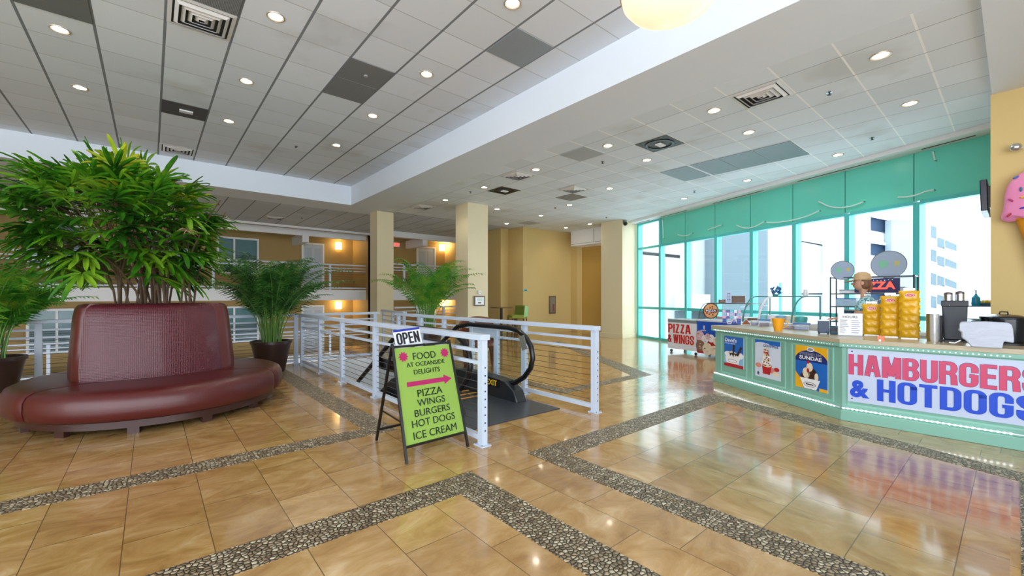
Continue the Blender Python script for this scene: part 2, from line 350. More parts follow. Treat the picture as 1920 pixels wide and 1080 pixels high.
# heavy condensed display lettering drawn with strokes of unequal weight
def _arc(cx, cy, rx, ry, a0, a1, n=6): return [(cx+rx*math.cos(R(a0+(a1-a0)*i/n)), cy+ry*math.sin(R(a0+(a1-a0)*i/n))) for i in range(n+1)]
def _rr(w_, r, ks='o'):   # rounded loop pieces in a w_ x 1 cell (centre lines)
    return _arc(w_-r, 1-r, r, r, 0, 90)+_arc(r, 1-r, r, r, 90, 180)+_arc(r, r, r, r, 180, 270)+_arc(w_-r, r, r, r, 270, 360)
GLY = {'H': (.50, [[(0, 0), (0, 1)], [(.5, 0), (.5, 1)], [(0, .5), (.5, .5)]]), 'A': (.56, [[(0, 0), (.22, 1)], [(.56, 0), (.34, 1)], [(.20, 1), (.36, 1)], [(.1, .26), (.46, .26)]]),
 'M': (.66, [[(0, 0), (0, 1)], [(.66, 0), (.66, 1)], [(.05, 1), (.33, .12)], [(.61, 1), (.33, .12)]]), 'B': (.48, [[(0, 0), (0, 1)], [(0, 1)]+_arc(.32, .78, .16, .22, 90, -90)+[(0, .56)], [(0, .52)]+_arc(.32, .26, .18, .26, 90, -90)+[(0, 0)]]),
 'U': (.50, [[(0, 1), (0, .2)]+_arc(.2, .2, .2, .2, 180, 270)+_arc(.3, .2, .2, .2, 270, 360)+[(.5, 1)]]), 'R': (.50, [[(0, 0), (0, 1)], [(0, 1)]+_arc(.33, .76, .17, .24, 90, -90)+[(0, .52)], [(.34, .5), (.48, .36), (.5, 0)]]),
 'G': (.50, [_arc(.3, .8, .2, .2, 0, 90)+_arc(.2, .8, .2, .2, 90, 180)+_arc(.2, .2, .2, .2, 180, 270)+_arc(.3, .2, .2, .2, 270, 360)+[(.5, .46)], [(.28, .46), (.5, .46)], [(.5, .7), (.5, .8)]]), 'E': (.40, [[(0, 0), (0, 1)], [(0, 1), (.53, 1)], [(0, .52), (.48, .52)], [(0, 0), (.53, 0)]]),
 'S': (.48, [[(.48, .70)]+_arc(.29, .80, .19, .20, 0, 90)+_arc(.19, .80, .19, .20, 90, 180)+[(0, .72), (.10, .58), (.38, .42), (.48, .28)]+_arc(.29, .2, .19, .2, 0, -90)+_arc(.19, .2, .19, .2, 270, 180)+[(0, .30)]]),
 'O': (.50, [_rr(.5, .2)+[(.5, .8)]]), 'T': (.42, [[(.21, 0), (.21, 1)], [(-.13, 1), (.55, 1)]]), 'D': (.50, [[(0, 0), (0, 1)], [(0, 1), (.3, 1)]+_arc(.3, .8, .2, .2, 90, 0)+_arc(.3, .2, .2, .2, 0, -90)+[(0, 0)]]),
 'P': (.48, [[(0, 0), (0, 1)], [(0, 1)]+_arc(.31, .74, .17, .26, 90, -90)+[(0, .48)]]), 'I': (0, [[(0, 0), (0, 1)]]), 'Z': (.44, [[(-.02, 1), (.46, 1)], [(.42, 1), (.02, 0)], [(-.02, 0), (.46, 0)]]),
 'W': (.76, [[(0, 1), (.19, 0)], [(.38, 1), (.19, 0)], [(.38, 1), (.57, 0)], [(.76, 1), (.57, 0)]]), 'N': (.52, [[(0, 0), (0, 1)], [(.52, 0), (.52, 1)], [(0, 1), (.52, 0)]]),
 '&': (.56, [[(.60, .02), (.10, .74)]+_arc(.24, .82, .15, .17, 200, -20)+[(.34, .68), (.08, .46)]+_arc(.20, .24, .22, .24, 140, 290)+[(.44, .14), (.58, .42)]])}
def heavy(L, word, a, b, wd, ht, m, k=2, tx=.27, ty=.17, gap=.075, grow=0.0):
    """word fitted into wd x ht with its lower left corner at (a, b)"""
    L.mi(m); tot = sum(GLY[c][0]+tx+gap for c in word)-gap; kx = wd/tot; ky = ht/(1+ty); cur = 0
    for c in word:
        w_, st = GLY[c]
        for si, pl in enumerate(st):
            P_ = [((cur+tx/2+x), y+ty/2) for x, y in pl]; Lf, Rt = [], []
            for i, p in enumerate(P_):
                q0 = P_[max(i-1, 0)]; q1 = P_[min(i+1, len(P_)-1)]
                def un(u, v): l_ = math.hypot(v[0]-u[0], v[1]-u[1]) or 1; return ((v[0]-u[0])/l_, (v[1]-u[1])/l_)
                d0 = un(q0, p) if i else un(p, q1); d1 = un(p, q1) if i < len(P_)-1 else d0; d = (d0[0]+d1[0], d0[1]+d1[1]); l_ = math.hypot(*d) or 1; d = (d[0]/l_, d[1]/l_)
                ext = (ty/2 if abs(d[1]) > .5 else 0) if i in (0, len(P_)-1) else 0; e = -ext if i == 0 else ext; nx, ny = -d[1]*(tx/2+grow), d[0]*(ty/2+grow)
                px_, py_ = p[0]+d[0]*e*(.0 if abs(d[1]) < .99 else 1), p[1]+d[1]*e
                f = lambda x, y: L.P(a+x*kx, b+min(1+ty+grow, max(-grow, y))*ky, k+.15*si)
                Lf.append(f(px_+nx, py_+ny)); Rt.append(f(px_-nx, py_-ny))
            L.mb.strip(Lf, Rt)
        cur += w_+tx+gap
# ================================================================ the building shell
FA = travertine('travertine_rows_deep', R(90), .28+.002, 2.93)   # rows run away along Y
FB = travertine('travertine_rows_across', 0, 2.9, .21)
PEB = pebble_mat()
def floor_poly(name, polys, m, z0=-.25, z1=0):
    mb = MB()
    for p in polys: mb.prism(p, z0, z1)
    return struct(mb.build(name, m, smooth=False))
rect = lambda a, b, c, d: [(a, b), (c, b), (c, d), (a, d)]
WO, WD = (13.3, 8.72), (.342, .94)                 # window wall line
def WP(y): return (WO[0]+(y-WO[1])*WD[0]/WD[1], y)
wx = lambda y: WP(y)[0]
EY0, EY1, EX0, EX1 = 5.15, 9.9, 2.62, 4.14           # escalator opening
floor_poly('floor', [
    rect(-7, -5, 2.93, 2.64), rect(-7, 2.64, EX0, 10.06), [(2.93, -5), (9.0, -5), (wx(0)+.05, 0), (2.93, 0)][:0] or rect(2.93, -5, 6.0, .02),
    rect(EX0, 2.93, EX1, EY0), [(EX1, 2.93), (6.1, 2.93), (6.1, 4.4), (EX1, 4.4)],
    rect(EX1, 4.4, 6.6, 12.6),
    [(6.1, -5), (8.6, -5), (wx(0)+.1, 0), (wx(4.4)+.1, 4.4), (6.1, 4.4)],
    [(6.6, 4.4), (wx(4.4)+.1, 4.4), (wx(9)+.1, 9), (14.2, 9), (14.2, 12.4), (10.9, 12.4), (10.9, 14.5), (6.6, 14.5)],
    rect(6.0, -5, 6.1, 2.93), [(2.62, 2.64), (2.93, 2.64), (2.93, 2.93), (2.62, 2.93)]], FA)
floor_poly('floor', [rect(2.93, .02, 6.0, 2.64)], FB)
floor_poly('floor', [rect(2.93, 2.64, 6.1, 2.93)], PEB, z1=-.001)
floor_poly('floor', [rect(2.45, 9.9, 4.3, 10.12)], WHITE, z0=-.85)
def inlay(n, pls): return floor_poly('trim_%d' % n, pls, PEB, -.01, .0025)
inlay(1, [rect(-7, 2.63, 1.73, 2.92), rect(1.73, -5, 2.02, 2.92)])
inlay(2, [rect(2.66, -5, 2.93, 2.93), rect(2.93, 2.63, 6.35, 2.93), [(6.0, -.25), (6.0+.3, -.25), (6.0+.3, 2.63), (6.0, 2.63)][:0] or [(5.2, -.02), (5.47, -.02), (6.35, 2.63), (6.0, 2.63)], rect(2.93, -.28, 5.47, -.02)])
inlay(3, [rect(-7, 4.36, 2.05, 4.63), rect(1.76, 4.63, 2.05, 9.6)])
inlay(4, [rect(4.7, 4.36, 6.75, 4.58), [(6.75, 4.36), (7.08, 4.36), (10.2, 9.6), (9.85, 9.6), (6.75, 4.58)], rect(4.7, 4.58, 4.95, 9.6)])
# opening linings and the slab edge towards the atrium
mb = MB(); mb.box(EX0-.03, EY0, -1.1, EX0, EY1, 0); mb.box(EX1, EY0, -1.1, EX1+.03, EY1, 0); mb.box(EX0, EY0-.03, -1.1, EX1, EY0, -.02)
mb.box(-7, 10.06, -.55, 2.45, 10.12, 0); mb.box(4.3, 12.6, -.55, 6.6, 12.66, 0); mb.box(6.6, 14.5, -.55, 10.9, 14.56, 0); struct(mb.build('trim_5', WHITE, smooth=False))
floor_poly('floor', [rect(-9, 4, 12.5, 21)], mat('lower_floor', '#a8946c', .4, var=.1), -3.9, -3.78)
# ceilings
LZ, CZ = 4.65, 4.11
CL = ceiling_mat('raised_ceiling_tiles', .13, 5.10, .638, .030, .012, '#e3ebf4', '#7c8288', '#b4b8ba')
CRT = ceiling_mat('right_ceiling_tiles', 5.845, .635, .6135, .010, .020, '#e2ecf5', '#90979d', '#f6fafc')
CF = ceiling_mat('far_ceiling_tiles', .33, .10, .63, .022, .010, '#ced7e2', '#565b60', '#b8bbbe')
def slab(name, pls, m, z0, z1): return floor_poly(name, pls, m, z0, z1)
slab('ceiling', [rect(-8, -7, 4.45, 12.5)], CL, LZ, LZ+.1)
slab('ceiling', [[(5.47, .2), (9.85, .2), (9.87, .25), (12.76, 8.29), (12.9, 8.68), (14.2, 8.68), (14.2, 12.6), (5.47, 12.6)]], CRT, CZ, CZ+.1)
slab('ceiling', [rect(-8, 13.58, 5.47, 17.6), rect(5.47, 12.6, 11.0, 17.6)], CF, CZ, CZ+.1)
mb = MB()   # gypsum beam ring round the raised ceiling
mb.box(4.45, -7, CZ, 5.47, 12.5, LZ+.1); mb.box(-8, 12.5, CZ, 5.47, 13.58, LZ+.1); struct(mb.build('trim_6', GYP, smooth=False, bevel=.004))
mb = MB(); mb.box(5.47, -7, CZ-.05, 12, .2, CZ+.1); struct(mb.build('trim_7', GYP, smooth=False))
mb = MB()   # stepped soffit between the tiles and the window wall
def along(d0, d1, y0, y1):  # strip following the window wall, d measured inwards
    nx, ny = -WD[1], WD[0]; q = []
    for y in (y0, y1):
        x = wx(y)
        q.append([(x+nx*d0, y+ny*d0), (x+nx*d1, y+ny*d1)])
    return [q[0][0], q[0][1], q[1][1], q[1][0]]
mb.prism(along(-.05, .42, -.1, 8.85), CZ-.08, CZ+.1); struct(mb.build('trim_8', WHITE, smooth=False))
mb = MB()
for y0, y1 in ((.35, 1.0), (1.6, 3.1), (3.9, 5.35), (6.3, 7.4), (7.9, 8.55)): mb.prism(along(.17, .21, y0, y1), CZ-.084, CZ-.075)
struct(mb.build('trim_9', mat('slot_grey', '#45494b', .6), smooth=False))
# far ceiling edge, walkway soffit and beam
mb = MB(); mb.box(-8, 17.55, CZ-.07, 11, 17.75, CZ+.3); mb.box(-8, 18.35, 3.88, 7.2, 18.5, 4.2); mb.box(7.2, 16.3, 3.88, 11, 16.42, CZ+.05)
for x in (4.72, 9.0): mb.box(x-.12, 16.4 if x > 7 else 18.3, 3.62, x+.12, 18 if x > 7 else 20, 3.98)
struct(mb.build('trim_10', WHITE, smooth=False))
mb = MB(); mb.box(-8, 17.75, 4.12, 11, 20.1, 4.25); struct(mb.build('ceiling', GREY, smooth=False))
# hotel wing beyond the atrium
mb = MB(); mb.box(-8, 20, -3.9, 8, 20.15, 4.3); mb.box(7.2, 18, -3.9, 11, 18.15, 4.3); mb.box(7.2, 18, -3.9, 7.35, 20.1, 4.3); struct(mb.build('wall_back', mat('wing_wall_paint', '#a58a54', .65, var=.05, scale=.8), smooth=False))
mb = MB(); mb.box(-8.1, 4, -3.9, -8, 20, 4.8); struct(mb.build('wall_left', YEL, smooth=False))
for z in (1.73, -1.0):
    mb = MB(); mb.box(-8, 18.4, z-.43, 7.3, 20, z); mb.box(7.3, 16.4, z-.43, 11, 18, z); struct(mb.build('trim_11', WHITE, smooth=False))
    for X, Y in ((4.98, 20), (-4.9, 20), (9.41, 18)):
        wd = 1.0 if Y == 18 else .93
        d = struct(MB().box(X+.07, Y-.05, z, X+wd-.07, Y, z+2.0).build('door_%d' % (1 if X == 4.98 else 2 if Y == 20 else 3), mat('pale_door_paint', '#b9c4cf', .45), smooth=False))
        f = MB(); f.box(X, Y-.08, z, X+.07, Y, z+2.07); f.box(X+wd-.07, Y-.08, z, X+wd, Y, z+2.07); f.box(X+.07, Y-.08, z+2, X+wd-.07, Y, z+2.07); f.build('door_frame', WHITE, d, smooth=False)
        f = MB()
        for a in (0, 1):
            for b_, c_ in ((.25, .9), (1.05, 1.85)): f.box(X+.14+a*(wd/2-.07), Y-.06, z+b_, X+wd/2-.05+a*(wd/2-.07), Y-.05, z+c_)
        f.build('door_panel', mat('door_panel_paint', '#a9b6c4', .45), d, smooth=False)
        MB().cyl((X+.14, Y-.05, z+1), (X+.14, Y-.12, z+1), .03, seg=8).build('door_handle', STEEL, d)
    n_ = 1
    for X0, X1 in ((-2.96, -1.3), (1.95, 3.37), (-.2, 1.1)):
        wz0, wz1 = z+.62, z+2.06
        g = struct(MB().box(X0+.06, Y-.03 if 0 else 19.93, wz0+.06, X1-.06, 19.95, wz1-.06).build('window_%d' % n_, mat('wing_window_glass', '#5d8288', .12, var=.1), smooth=False)); n_ += 1
        f = MB(); f.box(X0, 19.9, wz0, X0+.07, 20, wz1); f.box(X1-.07, 19.9, wz0, X1, 20, wz1); f.box(X0+.07, 19.9, wz0, X1-.07, 20, wz0+.07); f.box(X0+.07, 19.9, wz1-.07, X1-.07, 20, wz1); xm = X0+(X1-X0)*.4; f.box(xm-.03, 19.9, wz0+.07, xm+.03, 20, wz1-.07)
        f.build('window_frame', WHITE, g, smooth=False)
        f = MB()
        for k in range(9): f.box(X0+.08, 19.915, wz0+.1+k*.075, X1-.08, 19.93, wz0+.135+k*.075)
        f.build('window_blind', mat('blind_grey', '#3f5458', .5), g, smooth=False)
# right-hand far walls: recess, pilaster, big wall, niche, bulkhead
def wall_box(name, x0, y0, x1, y1, m, z0=0, z1=CZ+.02): return struct(MB().box(x0, y0, z0, x1, y1, z1).build(name, m, smooth=False))
wall_box('wall_back', 10.95, 12.1, 13.75, 12.3, YEL)
wall_box('wall_back', 10.8, 12.1, 10.95, 13.0, YEL)
wall_box('wall_back', 10.42, 12.98, 10.95, 14.6, YEL, -.6)
wall_box('wall_back', 10.95, 14.6, 11.1, 18.1, YEL, -3.9, 4.3)
wall_box('wall_back', 13.5, 11.75, 13.8, 12.1, YEL)
wall_box('wall_right', 13.8, 9.6, 14.0, 12.3, OCH)
mb = MB(); mb.box(13.1, 9.0, 3.5, 13.8, 11.74, CZ); struct(mb.build('trim_12', WHITE, smooth=False))
mb = MB(); mb.box(13.09, 10.55, 3.54, 13.1, 10.57, CZ-.04); mb.box(13.085, 9.7, 3.56, 13.1, 11.7, 3.575); struct(mb.build('trim_13', GREY, smooth=False))
d = struct(MB().box(13.76, 9.72, 0, 13.8, 10.75, 2.35).build('door_4', mat('niche_door_paint', '#b98f3c', .5), smooth=False))
MB().box(13.73, 9.85, .95, 13.76, 9.98, 1.2).build('door_handle', STEEL, d, smooth=False)
mb = MB(); mb.box(10.95, 12.06, 0, 13.5, 12.1, .1); mb.box(13.46, 11.71, 0, 13.84, 11.75, .1); mb.box(13.76, 10.75, 0, 13.8, 11.71, .1); struct(mb.build('baseboard_back', YEL, smooth=False))
# the column at the window corner, with plinth
mb = MB(); mb.box(12.42, 8.77, 0, 13.4, 9.68, CZ+.02); struct(mb.build('wall_right', CREAM, smooth=False))
mb = MB(); mb.box(12.38, 8.73, 0, 13.3, 9.72, .16); struct(mb.build('baseboard_right', CREAM, smooth=False))
# yellow wall at the right edge with the cone sign
mb = MB(); mb.box(8.3, -5, 0, 8.45, .21, CZ-.04); mb.box(8.45, .06, 0, wx(0)+.2, .21, CZ-.04); struct(mb.build('wall_right', YEL, smooth=False))
mb = MB(); mb.box(3.6, -5.1, 0, 8.45, -5, CZ); struct(mb.build('shade_wall_front', CREAM, smooth=False))  # unseen wall, added to keep back light off the yellow wall and counter
# columns
for (x0, y0, x1, y1, lab, zb) in ((5.36, 12.8, 5.90, 13.35, 'slimmer yellow square column rising to the beam corner, behind the middle palm', -3.8), (6.82, 9.97, 7.52, 10.6, 'wide square column carrying the small framed notice', 0)):
    c = struct(MB().box(x0, y0, zb, x1, y1, CZ+.01).build('trim_14', CREAM, smooth=False)); tag(c, lab)
    MB().box(x0-.02, y0-.02, 0, x1+.02, y1+.02, .12).build('baseboard_column', CREAM, c, smooth=False)
# ---------------------------------------------------------------- window wall
u2 = Vector((WD[0], WD[1], 0)); n_in = Vector((-WD[1], WD[0], 0))
def wpt(y, d=0, z=0): p = Vector((wx(y), y, z)); return p+n_in*d
def wbar(mb, y0, y1, z0, z1, d0=-.06, d1=.06):
    q = [wpt(y0, d0, z0), wpt(y1, d0, z0), wpt(y1, d1, z0), wpt(y0, d1, z0)]; mb.hexa(q+[p+Vector((0, 0, z1-z0)) for p in q])
MY = [8.70, 7.60, 6.50, 5.42, 4.35, 3.30, 2.25, 1.17, .16]
ZH, ZT = 3.14, CZ-.08
for i, (a, b) in enumerate(zip(MY, MY[1:])):
    fr = MB(); wbar(fr, a-.09, a, 0, ZH if i > 1 else ZT, -.10, .08)
    wbar(fr, b, a-.09, 0, .08); wbar(fr, b, a-.09, 1.02, 1.10); wbar(fr, b, a-.09, ZH-.04, ZH+.03, -.08, .07)
    if i == 0: wbar(fr, b, a-.09, ZT-.06, ZT)
    f = fr.build('window_%d' % (10+i), TEALF, smooth=False); struct(f)
    g = MB(); wbar(g, b, a-.09, .08, 1.02, -.004, .004); wbar(g, b, a-.09, 1.10, ZH-.04, -.004, .004)
    if i == 0: wbar(g, b, a-.09, ZH+.03, ZT-.06, -.004, .004)
    g.build('glass_pane', CLEAR, f, smooth=False)
    if i:
        h = MB(); wbar(h, b+.008, a-.008, ZH+.03, ZT, -.06, .05); h.build('header_panel', TEAL, f, smooth=False)
        h = MB(); wbar(h, a-.008, a+.008, ZH+.03, ZT, -.05, .045); h.build('panel_joint', TEALD, f, smooth=False)
# ---------------------------------------------------------------- outside: plaza and neighbouring buildings
EXW = mat('white_render', '#eef0f2', .8, var=.03); EXG = mat('pale_grey_render', '#c2cbd0', .8, var=.03); EXD = mat('blue_grey_render', '#66767e', .8, var=.04); EXO = mat('dark_opening', '#163450', .6, var=.25, scale=.6); LINE = mat('dark_joint', '#2a2e32', .8)
mb = MB(); mb.prism([(9.2, -10), (60, -10), (60, 45), (14.25, 45), (14.25, 9.0)], -.3, -.12); tag(mb.build('plaza_paving', mat('plaza_paving_mat', '#c9cdd0', .7), smooth=False), 'pale paving outside the tall windows', 'paving', kind='structure')
def ext(dpt, px0, px1, py_top, name, m, label, cat='building', thick=4, z0=-.2):
    """a building face square to the plaza, at the depth dpt as seen through the windows"""
    a, b = Pd(px0, py_top, dpt), Pd(px1, py_top, dpt); u = (b-a); u.z = 0; nn = Vector((SA, CA, 0))*thick
    root = thing(name, label, cat, ((a.x+b.x)/2, (a.y+b.y)/2, 0))
    mb = MB(); p = [Vector((a.x, a.y, z0)), Vector((b.x, b.y, z0)), Vector((b.x, b.y, z0))+nn, Vector((a.x, a.y, z0))+nn]
    mb.hexa(p+[q+Vector((0, 0, a.z-z0)) for q in p]); mb.build('wall', m, root, world=True, smooth=False); return root
def extp(root, dpt, quad, name, m, off=-.05):
    """piece on that face, corners given as pixels, standing proud by off"""
    mb = MB(); f = [Pd(x, y, dpt+off) for x, y in quad]; bk = [Pd(x, y, dpt+.02) for x, y in quad]
    mb.hexa([bk[0], bk[1], f[1], f[0], bk[3], bk[2], f[2], f[3]]); return mb.build(name, m, root, world=True, smooth=False)
b1 = ext(24, 1150, 1356, 300, 'low_service_building', EXG, 'pale grey building outside the leftmost windows', thick=3)
extp(b1, 24, [(1203, 477), (1275, 484), (1275, 479), (1203, 472)], 'parapet_line', LINE); extp(b1, 24, [(1265, 582), (1356, 582), (1356, 552), (1265, 552)], 'planter_wall', EXW, -.8)
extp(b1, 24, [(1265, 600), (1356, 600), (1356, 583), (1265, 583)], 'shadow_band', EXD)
extp(b1, 24, [(1203, 470), (1275, 478), (1275, 350), (1203, 350)], 'upper_wall', EXW, -.15)
b2 = ext(22, 1352, 1440, 250, 'rendered_block', EXD, 'blue-grey rendered block outside the middle windows', thick=1.8)
b3 = ext(29, 1438, 1672, 100, 'blank_tower', EXW, 'tall white blank-walled building seen through the windows behind the display case', thick=4)
for q in ([(1501, 453), (1543, 461), (1543, 459), (1501, 451)], [(1543, 512), (1545, 512), (1545, 460), (1543, 460)], [(1501, 552), (1545, 552), (1545, 550), (1501, 550)], [(1543, 590), (1545, 590), (1545, 550), (1543, 550)], [(1630, 500), (1631, 500), (1631, 455), (1630, 455)]): extp(b3, 29, q, 'wall_groove', LINE)
for q in ([(1571, 435), (1584, 432), (1584, 402), (1571, 404)], [(1571, 495), (1584, 495), (1584, 468), (1571, 468)]): extp(b3, 29, q, 'deck_opening', EXD)
b4 = ext(25, 1612, 1712, 100, 'parking_garage', EXW, 'white parking garage with two blue deck openings', thick=3)
for q in ([(1633, 432), (1668, 438), (1668, 413), (1633, 406)], [(1633, 478), (1668, 484), (1668, 460), (1633, 455)], [(1633, 580), (1668, 584), (1668, 530), (1633, 530)]): extp(b4, 25, q, 'deck_opening', EXO)
for q in ([(1633, 407), (1668, 414), (1668, 409), (1633, 402)], [(1633, 456), (1668, 461), (1668, 457), (1633, 451)]): extp(b4, 25, q, 'deck_lintel', EXW, -.25)
EXT_ = mat('light_blue_grey_render', '#93a0ad', .8, var=.04)
b5 = ext(24.4, 1671, 1722, 412, 'garage_stair_tower', EXT_, 'blue-grey stair tower beside the parking garage', thick=.4)
extp(b5, 24.4, [(1668, 412), (1722, 400), (1722, 391), (1668, 404)], 'roof_edge', EXW, -.2)
b6 = ext(31, 1722, 1835, 60, 'balcony_tower', EXW, 'white apartment tower with recessed balconies outside the rightmost window', thick=5)
for y in (423, 467, 511, 554): extp(b6, 31, [(1746, y+22), (1756, y+25), (1756, y+3), (1746, y)], 'window_opening', EXD)
for y in (447, 481, 518, 554):
    extp(b6, 31, [(1758, y+16), (1771, y+19), (1771, y+2), (1758, y-2)], 'window_opening', EXD)
    extp(b6, 31, [(1773, y+18), (1794, y+25), (1794, y+12), (1773, y+3)], 'balcony_opening', EXD); extp(b6, 31, [(1771, y+22), (1796, y+30), (1796, y+25), (1771, y+17)], 'balcony_parapet', EXW, -.5)
p_ = Pd(1463, 556, 17); t = thing('turquoise_post', 'turquoise post standing outside behind the display case', 'post', (p_.x, p_.y, -.12))
MB().cyl((p_.x, p_.y, -.12), (p_.x, p_.y, 2.0), .055, seg=10).build('pole', TEALF, t, world=True)
# ================================================================ ceiling fittings
def grid_cell(p, x0, y0, pt): return (x0+pt*math.floor((p.x-x0)/pt), y0+pt*math.floor((p.y-y0)/pt))
WARM = mat('lamp_glow', '#fff3dc', emit=22)
PF = perf_mat('perforated_panel', '#8d9092', '#4c5052'); PF2 = perf_mat('perforated_panel_light', '#9aa4ab', '#7d878e', 100)
def downlight(px, py, z, label, grp, power=22):
    p = Pz(px, py, z); t = thing('recessed_downlight', label, 'ceiling light', (p.x, p.y, z), 0, grp)
    MB().lathe([(.066, -.001), (.082, -.012), (.094, -.010), (.097, 0), (.066, 0)], seg=20).build('trim_ring', mat('downlight_ring', '#b7aa98', .3, .4), t)
    MB().lathe([(0, -.004), (.066, -.004), (.066, 0)], seg=20).build('lens', WARM, t)
    l = bpy.data.lights.new('downlight_lamp', 'SPOT'); l.energy = power; l.color = (1, .92, .8); l.spot_size = R(130); l.spot_blend = .8; l.shadow_soft_size = .06
    o = bpy.data.objects.new('downlight_lamp', l); COL.objects.link(o); o.parent = t; o.location = (0, 0, -.02)
GL = 'downlights in the raised left ceiling'
for (px, py, lab) in ((112, 55, 'recessed downlight nearest the top left corner, beside the dark grey panel'), (150, 164, 'recessed downlight above the lady palm, at the left edge of the raised ceiling'),
    (517, 31, 'recessed downlight right of the large square diffuser'), (462, 152, 'recessed downlight below and right of the large square diffuser'), (429, 227, 'recessed downlight right of the black access panel with a white plate'),
    (961, 6, 'recessed downlight above the single perforated panel by the beam'), (800, 139, 'recessed downlight right of the paired perforated panels'), (699, 217, 'recessed downlight below the paired perforated panels'), (631, 272, 'recessed downlight near the far corner of the raised ceiling')):
    downlight(px, py, LZ, lab, GL, 26)
GR = 'downlights in the lower right ceiling'
for (px, py, lab) in ((1651, 104, 'nearest downlight of the lower ceiling, top right of the large diffuser'), (1706, 194, 'downlight above the teal header near the yellow wall'), (1339, 207, 'downlight left of the large diffuser of the lower ceiling'),
    (1404, 248, 'downlight between the large diffuser and the dark grey panels'), (1140, 273, 'downlight beside the pale grey ceiling panel'), (1213, 300, 'downlight left of the black square panel'), (1005, 318, 'downlight beside the diffuser above the wide column'),
    (908, 351, 'downlight left of the far black access panel'), (835, 375, 'downlight above the slimmer column'), (1143, 353, 'downlight right of the far diffuser with a grey panel'), (1283, 372, 'downlight near the teal header, third from its left end'),
    (1401, 338, 'downlight near the middle of the teal header'), (1571, 290, 'downlight near the teal header above the sprinkler'), (1068, 384, 'small downlight above the big yellow wall'), (1014, 404, 'small downlight left of the one above the yellow wall'),
    (932, 392, 'small downlight right of the wide column top'), (950, 419, 'small downlight close to the pilaster top'), (1061, 427, 'small downlight above the niche, left one of a pair'), (1106, 420, 'small downlight above the niche, right one of a pair')):
    downlight(px, py, CZ, lab, GR, 20)
def cellpanel(px, py, z, m, lab, name='perforated_panel', n=1, L=None, knob=False):
    x0, y0, pt = L; p = Pz(px, py, z); cx, cy = grid_cell(p, x0, y0, pt)
    o = MB().box(0, 0, -.008, pt-.02, pt*n-.02, -.001).build(name, m, smooth=False); o.location = (cx+.01, cy+.01, z)
    tag(o, lab, 'ceiling panel')
    if knob: MB().cyl((pt/2, pt/2, -.03), (pt/2, pt/2, -.008), .03, seg=12).build('speaker_knob', GREY, o)
    return o
LG = (.13, 5.10, .638); RG = (5.845, .635, .6135); FG = (.33, .1, .63)
cellpanel(690, 135, LZ, PF, 'grey perforated ceiling panel with a small round knob, nearer one of the pair', L=LG, knob=True)
cellpanel(655, 168, LZ, PF, 'grey perforated ceiling panel, farther one of the pair', L=LG)
cellpanel(972, 92, LZ, PF2, 'single bluish grey perforated ceiling panel by the beam', L=LG)
cellpanel(105, 15, LZ, mat('dark_panel', '#6d7172', .6), 'plain dark grey ceiling panel in the top left corner', 'ceiling_panel', L=LG)
cellpanel(405, 8, LZ, PF, 'grey perforated ceiling panel touching the large square diffuser', L=LG)
cellpanel(1092, 288, CZ, mat('pale_panel', '#a9b4bc', .5), 'pale grey ceiling panel beside a downlight under the beam', 'ceiling_panel', L=RG)
DG = mat('dark_grey_panel', '#7b858b', .4)
for i, (X, Y) in enumerate(((8.33, 4.32), (8.33, 3.70), (8.33, 3.09), (8.33, 2.48))):
    o = MB().box(0, 0, -.008, 1.05, (.597, .555, .597, .597)[i], -.001).build('ceiling_panel', DG, smooth=False); o.location = (X, Y+.01-.003, CZ)
    tag(o, ['leftmost dark grey ceiling panel of the row above the teal header', 'second dark grey ceiling panel from the left above the teal header', 'third dark grey ceiling panel from the left above the teal header', 'rightmost dark grey ceiling panel of the row above the teal header'][i], 'ceiling panel', 'dark grey panels above the header')
cellpanel(1073, 369, CZ, DG, 'grey ceiling panel next to the far diffuser', 'ceiling_panel', L=RG)
cellpanel(997, 417, CZ, mat('pale_panel', '#a9b4bc'), 'small far pale ceiling panel above the yellow wall', 'ceiling_panel', L=RG)
def access(px, py, z, L, lab, deep=False):
    x0, y0, pt = L; p = Pz(px, py, z); cx, cy = grid_cell(p, x0, y0, pt)
    t = thing('access_panel', lab, 'ceiling panel', (cx+.01, cy+.01, z)); s = pt-.02
    MB().box(0, 0, -.008, s, s, -.001).build('panel', mat('charcoal_panel', '#3c3b39', .5, var=.15), t, smooth=False)
    MB().box(s*.38, s*.4, -.03, s*.68, s*.58, -.008).build('cover_plate', WHITE, t, smooth=False, bevel=.004)
    if deep: MB().lathe([(.20, -.02), (.24, -.02), (.24, -.008), (.20, -.008)], (s*.5, s*.5, 0), seg=24).build('ring', BLACK, t)
access(345, 206, LZ, LG, 'black access panel with a white plate in the raised ceiling', False)
access(1238, 268, CZ, RG, 'black square access panel with a round speaker in the lower ceiling', True)
access(946, 356, CZ, RG, 'far black access panel beside the wide column top', True)
